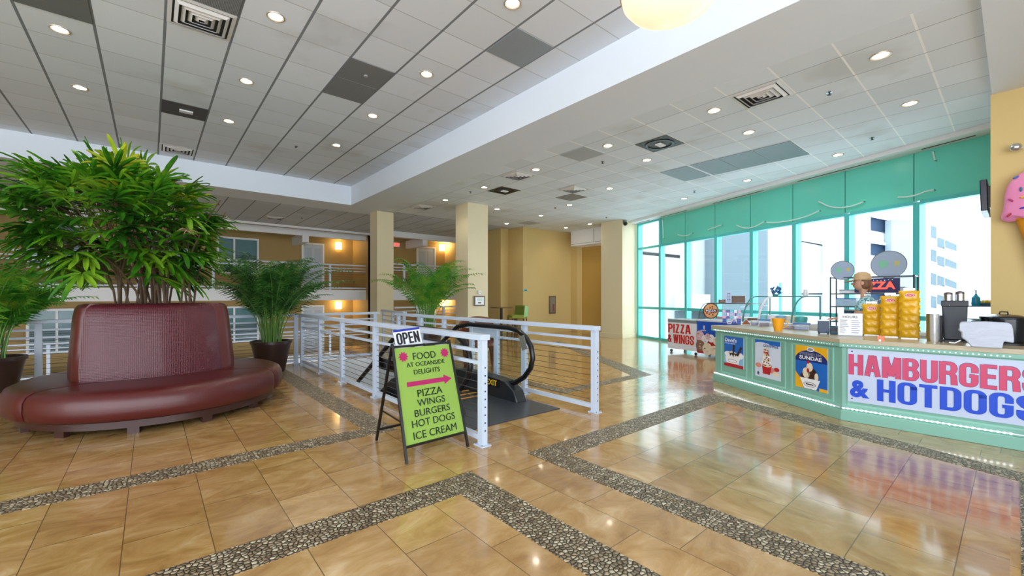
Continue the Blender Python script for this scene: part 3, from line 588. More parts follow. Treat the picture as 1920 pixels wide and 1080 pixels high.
def diffuser(px, py, z, L, lab):
    x0, y0, pt = L; p = Pz(px, py, z); cx, cy = grid_cell(p, x0, y0, pt); s = pt-.02
    t = thing('air_diffuser', lab, 'air vent', (cx+pt/2, cy+pt/2, z)); VW = mat('vent_white', '#d6d6d4', .45)
    MB().box(-s/2+.01, -s/2+.01, -.006, s/2-.01, s/2-.01, -.001).build('backing', mat('vent_dark', '#2c2e2f', .8), t, smooth=False)
    for k in range(5):
        o, i = s/2*(1-.2*k), s/2*(1-.2*k)-(.035 if k else .04); i = max(i, 0)
        zo, zi = (-.004, -.012) if k == 0 else (-.008, -.034)
        mb = MB(); q = [(-1, -1), (1, -1), (1, 1), (-1, 1)]
        for j in range(4):
            a, b = q[j], q[(j+1) % 4]
            mb.hexa([(a[0]*o, a[1]*o, zo-.004), (b[0]*o, b[1]*o, zo-.004), (b[0]*i, b[1]*i, zi-.004), (a[0]*i, a[1]*i, zi-.004), (a[0]*o, a[1]*o, zo), (b[0]*o, b[1]*o, zo), (b[0]*i, b[1]*i, zi), (a[0]*i, a[1]*i, zi)])
        mb.build('louvre_ring', VW, t, smooth=False)
diffuser(378, 35, LZ, LG, 'large white square air diffuser in the raised ceiling, top left'); diffuser(335, 276, LZ, LG, 'air diffuser at the far edge of the raised ceiling behind the lady palm')
diffuser(1427, 176, CZ, RG, 'large white square air diffuser in the lower ceiling'); diffuser(973, 327, CZ, RG, 'air diffuser beside the beam above the wide column')
diffuser(1078, 352, CZ, RG, 'far air diffuser right of the wide column'); diffuser(795, 386, CZ, RG, 'air diffuser above the slimmer column'); diffuser(513, 407, CZ, FG, 'air diffuser in the far ceiling above the potted palm')
for (px, py, z, lab) in ((1555, 173, CZ, 'small sprinkler head right of the large diffuser'), (1635, 258, CZ, 'small sprinkler head above the teal header'), (1130, 303, CZ, 'small sprinkler head below the pale ceiling panel'), (1302, 358, CZ, 'small sprinkler head near the left part of the header'),
    (1041, 389, CZ, 'small sprinkler head above the big yellow wall'), (882, 359, CZ, 'small sprinkler head above the wide column'), (1137, 407, CZ, 'small sprinkler head above the window corner column'), (555, 274, LZ, 'small sprinkler head in the raised ceiling'), (566, 408, CZ, 'small sprinkler head in the far ceiling')):
    p = Pz(px, py, z); t = thing('sprinkler_head', lab, 'sprinkler', (p.x, p.y, z), 0, 'ceiling sprinklers')
    MB().lathe([(.034, 0), (.036, -.006), (.012, -.012), (0, -.012)], seg=14).build('escutcheon', STEEL, t); MB().lathe([(.008, -.012), (.010, -.03), (.024, -.034), (.024, -.038), (0, -.038)], seg=12).build('deflector', BLACK, t)
p = Pz(1164, 406, CZ); t = thing('security_camera', 'small dome security camera under the ceiling on the window corner column', 'camera', (12.5, 8.7, 3.98))
MB().box(-.06, -.01, .0, .06, .1, .1).build('mount', mat('camera_grey', '#6b6a66', .5), t, smooth=False); MB().ball((0, .0, -.02), .07, .07, .07).build('dome', BLACK, t)
# big bowl pendant at the top edge
t = thing('pendant_lamp', 'large cream glass bowl pendant lamp at the top edge of the view', 'lamp', (2.79, 1.57, 3.42))
prof = [(0, 0), (.10, .006), (.20, .03), (.28, .075), (.325, .13), (.335, .17), (.325, .172), (.27, .09), (.19, .045), (.0, .02)]
MB().lathe(prof, seg=40).build('bowl', mat('opal_glass', '#efe6c8', .25, emit=.5, ecol='#ffedc8'), t); MB().lathe([(.337, .165), (.343, .175), (.337, .19), (.33, .175), (.337, .165)], seg=40).build('rim', mat('brass_rim', '#b79a5a', .3, .8), t)
MB().cyl((0, 0, .18), (0, 0, LZ-3.42), .012, seg=10).build('stem', STEEL, t); MB().lathe([(0, LZ-3.42), (.08, LZ-3.42), (.07, LZ-3.47), (0, LZ-3.475)], seg=20).build('canopy', STEEL, t); MB().ball((0, 0, .12), .05).build('bulb', mat('lamp_bulb', '#ffe9b8', emit=18), t)
# wall sconces of the wing
for X, Y, z, lab in ((6.54, 20, 3.76, 'glowing wall sconce on the upper walkway, left of the slimmer column'), (6.54, 20, 1.06, 'glowing wall sconce on the lower walkway, left of the slimmer column'), (11.0-.22, 18, 3.82, 'glowing wall sconce on the upper walkway between the two columns'), (10.78, 18, 1.1, 'glowing wall sconce on the lower walkway between the two columns')):
    t = thing('wall_sconce', lab, 'wall lamp', (X, Y, z), 0, 'walkway sconces')
    MB().box(-.08, -.03, -.16, .08, 0, .16).build('back_plate', STEEL, t, smooth=False)
    MB().lathe([(.14, -.17), (.14, .15)], (0, -.01, 0), seg=16, a0=math.pi, a1=2*math.pi).build('shade', mat('sconce_glow', '#ffd58a', emit=6), t)
    l = bpy.data.lights.new('sconce_lamp', 'POINT'); l.energy = 9; l.color = (1, .68, .3); l.shadow_soft_size = .08; o = bpy.data.objects.new('sconce_lamp', l); COL.objects.link(o); o.parent = t; o.location = (0, -.25, .1)
# ================================================================ railings
def railing(label, p0, p1, posts, z0=0, h=1.07, cat='railing', fine=True, pw=.085, group=None, mats=RAILW):
    """white cable railing from p0 to p1; posts are distances from p0"""
    p0, p1 = Vector((p0[0], p0[1], z0)), Vector((p1[0], p1[1], z0)); d = (p1-p0); L = d.length; u = d.normalized(); nrm = Vector((-u.y, u.x, 0))
    t = thing('cable_railing', label, cat, tuple(p0), math.atan2(u.y, u.x), group)
    loc = lambda a, z: Vector((a, 0, z))
    MB().box(-.05, -.055, h-.045, L+.05, .055, h+.01).build('top_rail', mats, t, smooth=False, bevel=.004 if fine else 0)
    for z in (h-.15, h-.27): MB().box(0, -.02, z-.016, L, .02, z+.016).build('mid_rail', mats, t, smooth=False)
    MB().box(0, -.025, .05, L, .025, .10).build('bottom_rail', mats, t, smooth=False)
    n = 9 if fine else 7
    for k in range(n):
        z = .15+(h-.27-.19)*k/(n-1); MB().cyl((0, 0, z), (L, 0, z), .0035 if fine else .005, seg=6).build('cable', CABLE, t)
    for a in posts:
        pb = MB().box(a-pw/2, -.03, 0, a+pw/2, .03, h-.045).build('post', mats, t, smooth=False, bevel=.003 if fine else 0)
        if fine:
            mb = MB(); mb.box(a-.07, -.055, 0, a+.07, .055, .01)
            mb.build('base_plate', mats, pb, smooth=False)
            mb = MB()
            for sx_, sy_ in ((-1, -1), (1, -1), (-1, 1), (1, 1)): mb.cyl((a+.058*sx_, .043*sy_, .01), (a+.058*sx_, .043*sy_, .024), .008, seg=8)
            mb.build('anchor_bolt', STEEL, pb)
    return t
def fittings(t, a, h=1.07):
    """cable end ferrules on the outer face of an end post"""
    mb = MB()
    for k in range(9): z = .15+(h-.46)*k/8; mb.tube([(a-.0005, 0, z), (a+.0015 if a > 0 else a-.0015, 0, z)], .009, 8)
    mb.build('cable_ferrule', mat('ferrule_dark', '#2b3038', .4), t)
r1 = railing('white cable railing on the left side of the escalator, behind the food sign', (2.47, 3.36), (2.47, 9.92), [0, 1.3, 2.59, 3.99, 5.22, 6.5]); fittings(r1, -.0435)
r2 = railing('white cable railing on the right side of the escalator', (4.25, 3.41), (4.25, 9.0), [0, 1.32, 1.99, 2.68, 3.6, 4.5, 5.55]); fittings(r2, -.0435)
MB().box(2.03, -.012, .80, 2.64, .012, 1.0).build('infill_panel', RAILW, r2, smooth=False)
railing('white cable railing along the atrium edge behind the sofa', (-6.5, 9.98), (2.42, 9.98), [0.5+1.55*k for k in range(6)]+[8.88])
railing('short white cable railing closing the far end of the escalator opening', (2.52, 10.02), (4.2, 10.02), [.84, 1.62])
railing('white cable railing running behind the middle palm', (4.7, 9.6), (5.12, 11.8), [0, 1.1, 2.2])
railing('white railing at the atrium edge between the two columns', (6.7, 14.4), (10.3, 14.4), [.9, 2.0, 3.3])
for z, nm in ((1.73, 'upper'), (-1.0, 'lower')):
    railing('%s walkway railing of the hotel wing across the atrium' % nm, (-7.5, 18.45), (7.2, 18.45), [1.2+2.0*k for k in range(7)], z0=z, fine=False, pw=.08)
    railing('%s walkway railing of the hotel wing seen between the two columns' % nm, (7.4, 16.45), (10.9, 16.45), [.65, 3.0], z0=z, fine=False, pw=.08)
# ================================================================ escalator
t = thing('escalator', 'escalator going down with black handrail loops and glass sides', 'escalator', (3.4, 4.6, 0))
def inc(y): return 0 if y < 5.75 else -(y-5.75)*.6
ys = [4.75, 5.75, 6.1, 7, 8, 9, 10.5, 11.4]
for s, X in (('left', 2.86), ('right', 3.86)):
    prof = [(4.35, .02), (4.42, .16), (4.62, .27), (5.1, .30)]+[(y, .30+inc(y-.2)) for y in ys[1:]]
    bot = [(y, min(-.02, .0+inc(y-.2)-.25)) for y in ys[::-1]]+[(4.75, 0.0), (4.35, 0.0)]
    pl = prof+bot[:-1]+[(4.35, 0)]
    mb = MB(); a = [mb.b.verts.new((X-.09, y, z)) for y, z in pl]; b = [mb.b.verts.new((X+.09, y, z)) for y, z in pl]
    mb._f(a); mb._f(b[::-1])
    for i in range(len(pl)): mb._f([a[i], a[(i+1) % len(pl)], b[(i+1) % len(pl)], b[i]])
    mb.build('balustrade_base', mat('escalator_skirt', '#23272c', .35), t, world=True, smooth=True, ang=25, bevel=.015)
    loop = [(4.66, .22), (4.48, .26), (4.30, .36), (4.17, .50), (4.13, .64), (4.16, .78), (4.26, .90), (4.42, .98), (4.62, 1.01)]+[(y, 1.01+inc(y-.1)) for y in (5.0, 5.6, 5.95, 6.4, 7, 8, 9, 10.5, 11.4)]
    mb = MB(); mb.tube([(X, y, z) for y, z in loop], .036, 10); mb.build('handrail', RUBBER, t, world=True)
    gl = [(4.70, .28), (4.45, .33), (4.27, .45), (4.19, .62), (4.24, .80), (4.40, .93), (4.62, .97)]+[(y, .97+inc(y-.1)) for y in (5.6, 6.4, 8, 11.4)]+[(y, .30+inc(y-.2)) for y in (11.4, 8, 6.4, 5.75, 5.1)]
    mb = MB(); a = [mb.b.verts.new((X-.006, y, z)) for y, z in gl]; b = [mb.b.verts.new((X+.006, y, z)) for y, z in gl]
    mb._f(a); mb._f(b[::-1])
    for i in range(len(gl)): mb._f([a[i], a[(i+1) % len(gl)], b[(i+1) % len(gl)], b[i]])
    mb.build('glass_balustrade', CLEAR, t, world=True, smooth=False)
    L_ = Layer((X+(-.091), 5.05, .12), (0, -1, 0), (0, 0, 1)) if s == 'right' else Layer((X-.091, 5.05, .12), (0, -1, 0), (0, 0, 1))
    if s == 'right':
        L_.rect(.0, .03, .34, .15, BLACK); L_.text('EXIT', .03, .05, .24, .08, mat('yellow_print', '#e8c020', .5), 2, .02); L_.build('warning_sticker', t)
        MB().bar((X-.05, 4.235, .74), (X-.05, 4.30, .92), .02, .09).build('sensor_plate', mat('sensor_grey', '#6d7168', .4), t, world=True)
mb = MB()
n = 15
for k in range(n):
    y = 5.75+.4*k; z = -.02-.24*k; mb.box(2.97, y, z-.30, 3.75, y+.42, z)
mb.build('steps', mat('step_metal', '#4b4e52', .4, .6, bump=.3, bscale=150), t, world=True, smooth=False)
MB().box(2.97, 5.0, -.12, 3.75, 5.75, .004).build('comb_plate', STEEL, t, world=True, smooth=False)
mb = MB()
for k in range(3): mb.box(2.97, 5.05+.2*k, .004, 3.75, 5.08+.2*k, .008)
mb.build('safety_line', mat('safety_yellow', '#d99a20', .5), t, world=True, smooth=False)
o = MB().box(2.62, 3.80, .0, 4.03, 4.98, .012).build('floor_mat', mat('charcoal_mat', '#3c4148', .33, var=.12, scale=30), smooth=False, bevel=.004); tag(o, 'flat charcoal rubber mat in front of the escalator', 'mat')
# ================================================================ round banquette with planter
LEATH = mat('burgundy_leather', '#521a1a', .30, var=.12, scale=5, bump=.25, bscale=220, spec=.45, coat=.2)
LEATHR = mat('ribbed_burgundy_leather', '#521a24', .32, var=.1, scale=5, spec=.45, coat=.15)
_n, _l = LEATHR.node_tree.nodes, LEATHR.node_tree.links
_t = _n.new('ShaderNodeTexCoord'); _w = _n.new('ShaderNodeTexWave'); _w.bands_direction = 'Z'; _w.inputs['Scale'].default_value = 18; _w.inputs['Distortion'].default_value = 1.2; _w.inputs['Detail'].default_value = 2
_w2 = _n.new('ShaderNodeTexWave'); _w2.bands_direction = 'X'; _w2.inputs['Scale'].default_value = 18; _w2.inputs['Distortion'].default_value = 1.2
_ad = math_node(_n, _l, 'ADD', _w.outputs['Fac'], _w2.outputs['Fac'])
_l.new(_t.outputs['Object'], _w.inputs['Vector']); _l.new(_t.outputs['Object'], _w2.inputs['Vector'])
_b = _n.new('ShaderNodeBump'); _b.inputs['Strength'].default_value = .35; _b.inputs['Distance'].default_value = .004; _l.new(_ad, _b.inputs['Height']); _l.new(_b.outputs[0], _n['Principled BSDF'].inputs['Normal'])
WOODD = mat('dark_stained_wood', '#3d211c', .4, var=.2, scale=6)
SC = Vector((.12, 7.26, 0))
sofa = thing('banquette_sofa', 'round burgundy leather banquette sofa with tall centre backrest and built-in planter', 'sofa', tuple(SC))
RS = 1.37
seatp = [(.42, .40), (.42, .46), (RS-.20, .475), (RS-.08, .465), (RS-.015, .43), (RS+.015, .37), (RS+.02, .27), (RS+.005, .19), (RS-.05, .155), (.42, .15)]
for a0, a1 in ((216, 330), (330, 396), (396, 510), (510, 576)):
    mb = MB(); g = .4
    def pf(t, a0=a0+g, a1=a1-g):
        a = R(a0+(a1-a0)*t); e = min(t, 1-t)*R(a1-a0)*RS; k = 1 if e > .05 else .985+.015*math.sin(e/.05*math.pi/2)
        return lambda u, z: (u*k*math.cos(a), u*k*math.sin(a), .15+(z-.15)*(k if z > .4 else 1))
    mb.sweep(seatp, pf, 28); mb.build('seat_cushion', LEATH, sofa, ang=50)
    mb = MB(); mb.sweep([(RS-.22, .07), (RS-.10, .07), (RS-.10, .15), (RS-.22, .15)], lambda t, a0=a0, a1=a1: (lambda a: (lambda u, z: (u*math.cos(a), u*math.sin(a), z)))(R(a0+(a1-a0)*t)), 24); mb.build('plinth_rail', WOODD, sofa)
for k in range(12):
    a = R(228+30*k); c = Vector((math.cos(a), math.sin(a), 0))*(RS-.15); lg = MB().box(-.05, -.03, 0, .05, .03, .08).build('leg', WOODD, sofa, smooth=False); lg.location = c; lg.rotation_euler = (0, 0, a+math.pi/2)
# backrest: four upholstered slabs round the planter
def slabseg(A0, B0, A1, B1, bulge, th, name, m, z0=.455, z1=1.36, nn=14):
    A0, B0, A1, B1 = map(Vector, (A0, B0, A1, B1))
    prof = [(0, 0), (.012, .15), (.012, .5), (.008, .82), (-.004, .94), (-.03, .985), (-.07, 1.0), (-th+.02, 1.0), (-th, .97), (-th, 0)]
    def pf(t):
        def f(u, z):
            a = A0.lerp(A1, z); b = B0.lerp(B1, z); d = (b-a).normalized(); nrm = Vector((d.y, -d.x)); e = min(t, 1-t)*(b-a).length
            k = 0 if e > .05 else -.035*(1-math.sin(e/.05*math.pi/2)); q = a.lerp(b, t)+nrm*(bulge*4*t*(1-t)+u+(k if u > -.05 else 0))
            return (q.x, q.y, z0+(z1-z0)*z)
        return f
    mb = MB(); mb.sweep(prof, pf, nn); return mb.build(name, m, sofa, world=True, ang=50)
FL, FR, RR, RL = (-.63, 6.90), (.77, 7.05), (.76, 7.95), (-.74, 7.83)
fl, fr, rr, rl = (-.59, 6.99), (.69, 7.17), (.68, 7.85), (-.66, 7.74)
slabseg(FL, FR, fl, fr, .13, .20, 'backrest', LEATHR); slabseg(RR, RL, rr, rl, .13, .20, 'backrest', LEATHR)
slabseg((.87, 7.07), (.85, 7.93), (.79, 7.19), (.77, 7.83), .07, .22, 'backrest_end', LEATH); slabseg((-.77, 7.82), (-.66, 6.92), (-.69, 7.73), (-.62, 7.01), .05, .18, 'backrest_end', LEATH)
MB().prism([(-.50, 7.08), (.58, 7.24), (.56, 7.78), (-.55, 7.68)], 1.20, 1.27).build('soil', SOIL, sofa, world=True)
MB().prism([(-.56, 7.03), (.64, 7.2), (.62, 7.83), (-.6, 7.72)], .2, 1.20).build('planter_box', WOODD, sofa, world=True)
# ================================================================ plants
def palmate(mb, c, ax, up, size, n, rg, thin=1, lift=0):
    """fan leaf: n blunt leaflets spread round the petiole tip"""
    ax = ax.normalized(); side = ax.cross(up).normalized(); nrm = side.cross(ax).normalized()
    for i in range(n):
        f = (i+.5)/n-.5; th = f*R(250); d = (ax*math.cos(th)+side*math.sin(th)).normalized(); s = (d.cross(nrm)).normalized()
        L = size*(1-.35*abs(f)*2)*rg.uniform(.85, 1.1); wd = L*rg.uniform(.075, .105)*thin; Lp, Rp = [], []; dr = rg.uniform(.0, .5)-lift
        for k, (t, ww) in enumerate(((.05, .25), (.25, .75), (.55, 1.0), (.85, .85), (1.0, .35))):
            q = c+d*L*t*(1-.12*dr*t)+nrm*(.10*L*math.sin(t*2.2))-Vector((0, 0, 1))*(L*dr*t*t)
            Lp.append(q-s*wd*ww+nrm*.02*L); Rp.append(q+s*wd*ww+nrm*.02*L)
        mid = [(a+b)/2-nrm*.03*L for a, b in zip(Lp, Rp)]
        mb.strip(Lp, mid); mb.strip(mid, Rp)
t = thing('lady_palm', 'large bushy lady palm growing out of the banquette planter', 'potted plant', (.02, 7.45, 1.27))
rg = random.Random(11); fol = MB(); yfol = MB(); stems = MB()
cen = Vector((-.28, 7.35, 2.35))
for k in range(34):
    a = rg.uniform(0, 6.28); r = rg.uniform(.05, .42); b = Vector((.02+r*math.cos(a)*1.1, 7.45+r*math.sin(a)*.5, 1.24))
    lean = Vector((rg.uniform(-.75, .45), rg.uniform(-.5, .5), 0)); hh = rg.uniform(.9, 1.85); pts = [b+Vector((lean.x*s*s, lean.y*s*s, hh*s)) for s in (0, .3, .6, .85, 1)]
    stems.tube(pts, [.016, .014, .012, .010, .008], 6)
def shell():
    th = rg.uniform(0, 2*math.pi); z = rg.uniform(-.86, 1); rr_ = math.sqrt(max(0, 1-z*z)); k = rg.uniform(.6, 1.0)
    return Vector((rr_*math.cos(th), rr_*math.sin(th), z)), k
for i in range(330):
    d, k = shell(); rad = Vector((1.14, 1.0, .95))
    c = cen+Vector((d.x*rad.x, d.y*rad.y, d.z*rad.z*(1.0 if d.z > 0 else 1.05)))*k*.86
    if d.x < -.3: c.z += .05
    out = Vector((d.x, d.y, d.z*.5+.1)).normalized(); out = (out+Vector((rg.uniform(-.3, .3), rg.uniform(-.3, .3), rg.uniform(-.35, .3)))).normalized()
    base = c-out*rg.uniform(.2, .35)-Vector((0, 0, .12))
    stems.tube([base, (base+c)/2+Vector((0, 0, .04)), c], .004, 4, cap=False)
    palmate(yfol if (i % 9 == 0 and d.z > .2) else fol, c, out, Vector((0, 0, 1)) if abs(out.z) < .9 else Vector((1, 0, 0)), rg.uniform(.28, .44)*1.0, rg.choice((7, 8, 9, 10)), rg, .85 if d.z > .35 else 1, .12 if d.z > .35 else 0)
LG1 = leaf_mat('lady_palm_leaf', '#1c4a10', '#3f8018', '#86b02a', 2.5); LG2 = leaf_mat('lady_palm_yellow_leaf', '#6f9a18', '#a8ba2a', '#c9b53c', 4)
fol.build('foliage', LG1, t, world=True, fix=False, ang=80); yfol.build('yellowing_leaf', LG2, t, world=True, fix=False, ang=80); stems.build('stem', mat('palm_cane', '#5a4530', .7, var=.25, scale=20), t, world=True)
mb = MB(); q = Pd(352, 432, 4.85)
for k in range(5): palmate(mb, q+Vector((rg.uniform(-.03, .03), 0, rg.uniform(-.02, .02))), Vector((rg.uniform(-1, 1), -.3, rg.uniform(-.2, .6))), Vector((0, 0, 1)), .12, 4, rg)
mb.build('dried_leaf', mat('dried_leaf_brown', '#a08a6a', .8), t, world=True, fix=False)
def areca(name, label, x, y, top, spread, seed, pot=True, nf=30, squash=1.0, thick=1.0, pr=.36, ph=.60, m=None, up=.62):
    """feathery palm: arching fronds with paired leaflets, in a tapered glazed pot"""
    rg = random.Random(seed); t = thing(name, label, 'potted plant', (x, y, 0)); fol = MB(); st = MB(); z0 = ph-.05
    if pot:
        p = MB(); p.lathe([(0, 0), (pr*.62, 0), (pr*.66, .02), (pr*.95, ph-.05), (pr*1.0, ph-.05), (pr*1.0, ph), (pr*.90, ph), (pr*.88, ph-.08), (0, ph-.08)], seg=32)
        p.build('pot', POT, t); MB().lathe([(0, ph-.05), (pr*.885, ph-.06)], seg=24).build('soil', SOIL, t)
    for i in range(nf):
        a = rg.uniform(0, 6.28); r0 = rg.uniform(.02, pr*.5); b = Vector((r0*math.cos(a), r0*math.sin(a), z0)); a += rg.uniform(-.5, .5)
        Lf = (top-z0)*rg.uniform(.55, 1.0); sp = spread*rg.uniform(.35, 1.0); dirv = Vector((math.cos(a), math.sin(a), 0)); pts = []
        N = 17
        for k in range(N+1):
            s = k/N; pts.append(b+dirv*(sp*(s**1.7))+Vector((0, 0, Lf*(1.45*s-.62*s**2.6)*(.98))))
        st.tube(pts, [.011*(1-.8*k/N) for k in range(N+1)], 5, cap=False)
        for k in range(7, N*2):
            s = k/(N*2); j = min(int(s*N), N-1); f = s*N-j; p = pts[j].lerp(pts[j+1], f); d = (pts[j+1]-pts[j]).normalized(); sd = d.cross(Vector((0, 0, 1)))
            if sd.length < .05: sd = Vector((-dirv.y, dirv.x, 0))
            sd.normalize()
            if s < .28: continue
            ll = .30*thick*math.sin(min(1, (s-.2)*1.5+.12)*math.pi*.86+.2)+.05
            for sg in (-1, 1):
                v = (sd*sg*.85+d*.6+Vector((0, 0, .12))).normalized(); w_ = .0125*thick; wv = d*w_; q0 = p; q1 = p+v*ll*.55; q2 = p+v*ll-Vector((0, 0, ll*rg.uniform(.2, .45)))
                fol.strip([q0-wv*.4, q1-wv, q2], [q0+wv*.4, q1+wv, q2+wv*.1])
    fol.build('frond', m or LG3, t, fix=False, smooth=False); st.build('stem', mat('areca_stem', '#5f8a35', .5, var=.2), t)
    return t
LG3 = leaf_mat('areca_leaf', '#183c18', '#2b6326', '#5f9440', 6); LG4 = leaf_mat('bright_areca_leaf', '#246a18', '#459428', '#93ac38', 4)
areca('areca_palm', 'tall feathery palm in a dark pot right of the sofa, by the railing', 1.78, 9.3, 2.6, 1.5, 5, nf=62, thick=1.1)
areca('areca_palm', 'bright green feathery palm in a dark pot at the left edge, behind the sofa', -1.72, 9.3, 2.25, 1.15, 8, nf=46, thick=1.2, m=LG4)
areca('areca_palm', 'spreading feathery palm between the two columns, behind the escalator railing', 5.15, 9.25, 2.85, 1.45, 21, nf=26, thick=1.25, m=LG4)
# ================================================================ food A-frame sign
t = thing('sandwich_board', 'lime green A-frame menu board reading food at oceanside delights', 'sign', (2.03, 3.75, 0))
IRON = mat('black_iron', '#141414', .4); LIME = mat('lime_board', '#88aa46', .45, var=.03); INK = mat('sign_ink', '#13301c', .5); MAG = mat('magenta_print', '#a8105a', .5)
LF, RF = Vector((1.69, 3.40, 0)), Vector((2.34, 3.42, 0)); TL, TR = Vector((1.73, 3.78, 1.0)), Vector((2.36, 3.80, 1.0))
f = MB(); f.bar(LF, TL, .022, .022); f.bar(RF, TR, .022, .022)
zz = lambda a, b, k: a.lerp(b, k)
f.bar(zz(LF, TL, .13), zz(RF, TR, .13), .02, .02); f.bar(zz(LF, TL, .975), zz(RF, TR, .975), .02, .02); f.build('front_frame', IRON, t, world=True, smooth=False)
f = MB(); BL, BR = Vector((1.74, 4.17, 0)), Vector((2.38, 4.19, 0)); f.bar(BL, TL, .022, .022); f.bar(BR, TR, .022, .022); f.bar(zz(BL, TL, .12), zz(BR, TR, .12), .02, .02); f.build('rear_frame', IRON, t, world=True, smooth=False)
f = MB(); f.bar(zz(LF, TL, .33)+Vector((0, 0, 0)), zz(BL, TL, .33), .008, .014); f.bar(zz(RF, TR, .33), zz(BR, TR, .33), .008, .014); f.build('brace', IRON, t, world=True, smooth=False)
p0 = zz(LF, TL, .14); p1 = zz(RF, TR, .14); u = (p1-p0).normalized(); v = (TL-LF).normalized(); Wb = (p1-p0).length-.02; Hb = (TL-LF).length*.82
o = p0+u*.01; nn = u.cross(v)
mb = MB(); mb.hexa([o-nn*.012, o+u*Wb-nn*.012, o+u*Wb, o, o-nn*.012+v*Hb, o+u*Wb-nn*.012+v*Hb, o+u*Wb+v*Hb, o+v*Hb]); bd = mb.build('board', LIME, t, world=True, smooth=False)
L = Layer(o, u, v)
k = Hb/.87
for s, b, h_, wd in (('FOOD', .745, .068, .25), ('AT OCEANSIDE', .680, .042, .42), ('DELIGHTS', .605, .046, .285), ('PIZZA', .395, .066, .27), ('WINGS', .310, .062, .30), ('BURGERS', .222, .062, .38), ('HOT DOGS', .132, .064, .46), ('ICE CREAM', .030, .066, .46)):
    L.text(s, Wb/2+(0 if s != 'FOOD' else -.005), b*k, wd, h_, INK, 2, 0, 'c'); L.text(s, Wb/2+(0 if s != 'FOOD' else -.005)+.0028, b*k+.0008, wd, h_, INK, 2, 0, 'c')
for a in (.085, Wb-.085): L.star(a, .785*k, .034, .054, 10, MAG, 2)
a0, a1, b = .085, Wb-.05, .522*k
L.poly([(a0, b-.022), (a1-.09, b-.022), (a1-.09, b-.048), (a1, b), (a1-.09, b+.048), (a1-.09, b+.022), (a0, b+.022)], MAG, 2); L.build('lettering', bd)
t = thing('open_sign', 'white paper sign reading OPEN with blue top edge, propped above the menu board', 'sign', (1.98, 3.86, .93))
o = Vector((1.80, 3.845, .955)); u = Vector((1, .02, .07)).normalized(); v = Vector((0, .3, 1)).normalized(); v = (v-u*v.dot(u)).normalized(); nn = u.cross(v); Wb, Hb = .285, .175
mb = MB(); mb.hexa([o-nn*.004, o+u*Wb-nn*.004, o+u*Wb, o, o-nn*.004+v*Hb, o+u*Wb-nn*.004+v*Hb, o+u*Wb+v*Hb, o+v*Hb]); bd = mb.build('board', WPLAS, t, world=True, smooth=False)
L = Layer(o, u, v); L.rect(0, Hb-.022, Wb, Hb, mat('blue_print', '#1d2f9a', .5), 1); heavy(L, 'OPEN', .02, .025, Wb-.04, Hb-.06, mat('black_print', '#14141a', .5), 2); L.build('lettering', bd)
# ================================================================ cafe corner, armchair, wall items
t = thing('bar_table', 'round high table with dark pedestal between green chairs by the pilaster', 'table', (9.3, 11.55, 0))
MB().lathe([(0, 1.05), (.40, 1.05), (.41, 1.065), (.40, 1.085), (0, 1.085)], seg=28).build('tabletop', mat('table_brown', '#6e5536', .3), t)
MB().cyl((0, 0, .03), (0, 0, 1.05), .045, seg=12).build('pedestal', BLACK, t); MB().lathe([(0, 0), (.28, 0), (.27, .02), (.06, .04), (0, .04)], seg=24).build('base', BLACK, t)
def barchair(label, x, y, rz, cseat, cback):
    t = thing('bar_chair', label, 'chair', (x, y, 0), rz, None)
    MB().box(-.23, -.22, .70, .23, .22, .79).build('seat', cseat, t, bevel=.03)
    mb = MB(); mb.hexa([(-.23, .18, .76), (.23, .18, .76), (.23, .24, .76), (-.23, .24, .76), (-.22, .23, 1.13), (.22, .23, 1.13), (.22, .28, 1.13), (-.22, .28, 1.13)]); mb.build('backrest', cback, t, bevel=.02)
    for sx_ in (-1, 1):
        for sy_ in (-1, 1): MB().bar((.2*sx_, .19*sy_, .71), (.23*sx_, .22*sy_, 0), .03, .03).build('leg', mat('chair_leg', '#4a3526', .5), t, smooth=False)
    mb = MB(); mb.bar((-.22, -.21, .28), (.22, -.21, .28), .02, .02); mb.bar((-.22, .21, .28), (.22, .21, .28), .02, .02); mb.build('footrest', STEEL, t, smooth=False)
GS = mat('olive_seat', '#8c9a3c', .5); GB = mat('pale_green_back', '#9fcf96', .5)
barchair('green bar chair with pale back right of the high table', 9.62, 10.95, R(-145), GS, GB); barchair('pale green bar chair partly hidden behind the wide column', 8.75, 12.0, R(70), mat('mint_seat', '#a9c8a0', .5), GB); barchair('dark olive bar chair on the far side of the high table', 10.05, 11.65, R(-80), GS, mat('olive_back', '#6c7a28', .5))
t = thing('wooden_armchair', 'brown carved wooden armchair behind the escalator railing', 'chair', (5.0, 6.9, 0), R(-30))
BW = mat('brown_carved_wood', '#6f3f22', .4, var=.25, scale=9)
mb = MB(); mb.lathe([(0, .46), (.36, .46), (.40, .50), (.38, .56), (.2, .53), (0, .52)], seg=20); mb.build('seat', BW, t)
mb = MB(); mb.sweep([(-.02, 0), (.03, .1), (.06, .42), (.04, .5), (-.01, .5), (0, .1)], lambda s: (lambda a: (lambda u_, z: ((.38+u_)*math.cos(a), (.38+u_)*math.sin(a), .54+z*(.55+.45*math.sin(s*math.pi)))))(R(-15+210*s)), 24); mb.build('backrest', BW, t)
for a in (35, 145, 215, 325): c = Vector((math.cos(R(a)), math.sin(R(a)), 0))*.32; MB().tube([c+Vector((0, 0, .48)), c*1.04+Vector((0, 0, .36)), c*1.05+Vector((0, 0, .14)), c*1.08], [.06, .055, .03, .018], 10).build('leg', BW, t)
t = thing('framed_notice', 'small dark framed notice on the wide column', 'picture', (7.2, 9.96, 1.2))
MB().box(-.19, -.025, -.02, .19, 0, .27).build('frame', mat('frame_brown', '#5c5048', .4), t, smooth=False, bevel=.004)
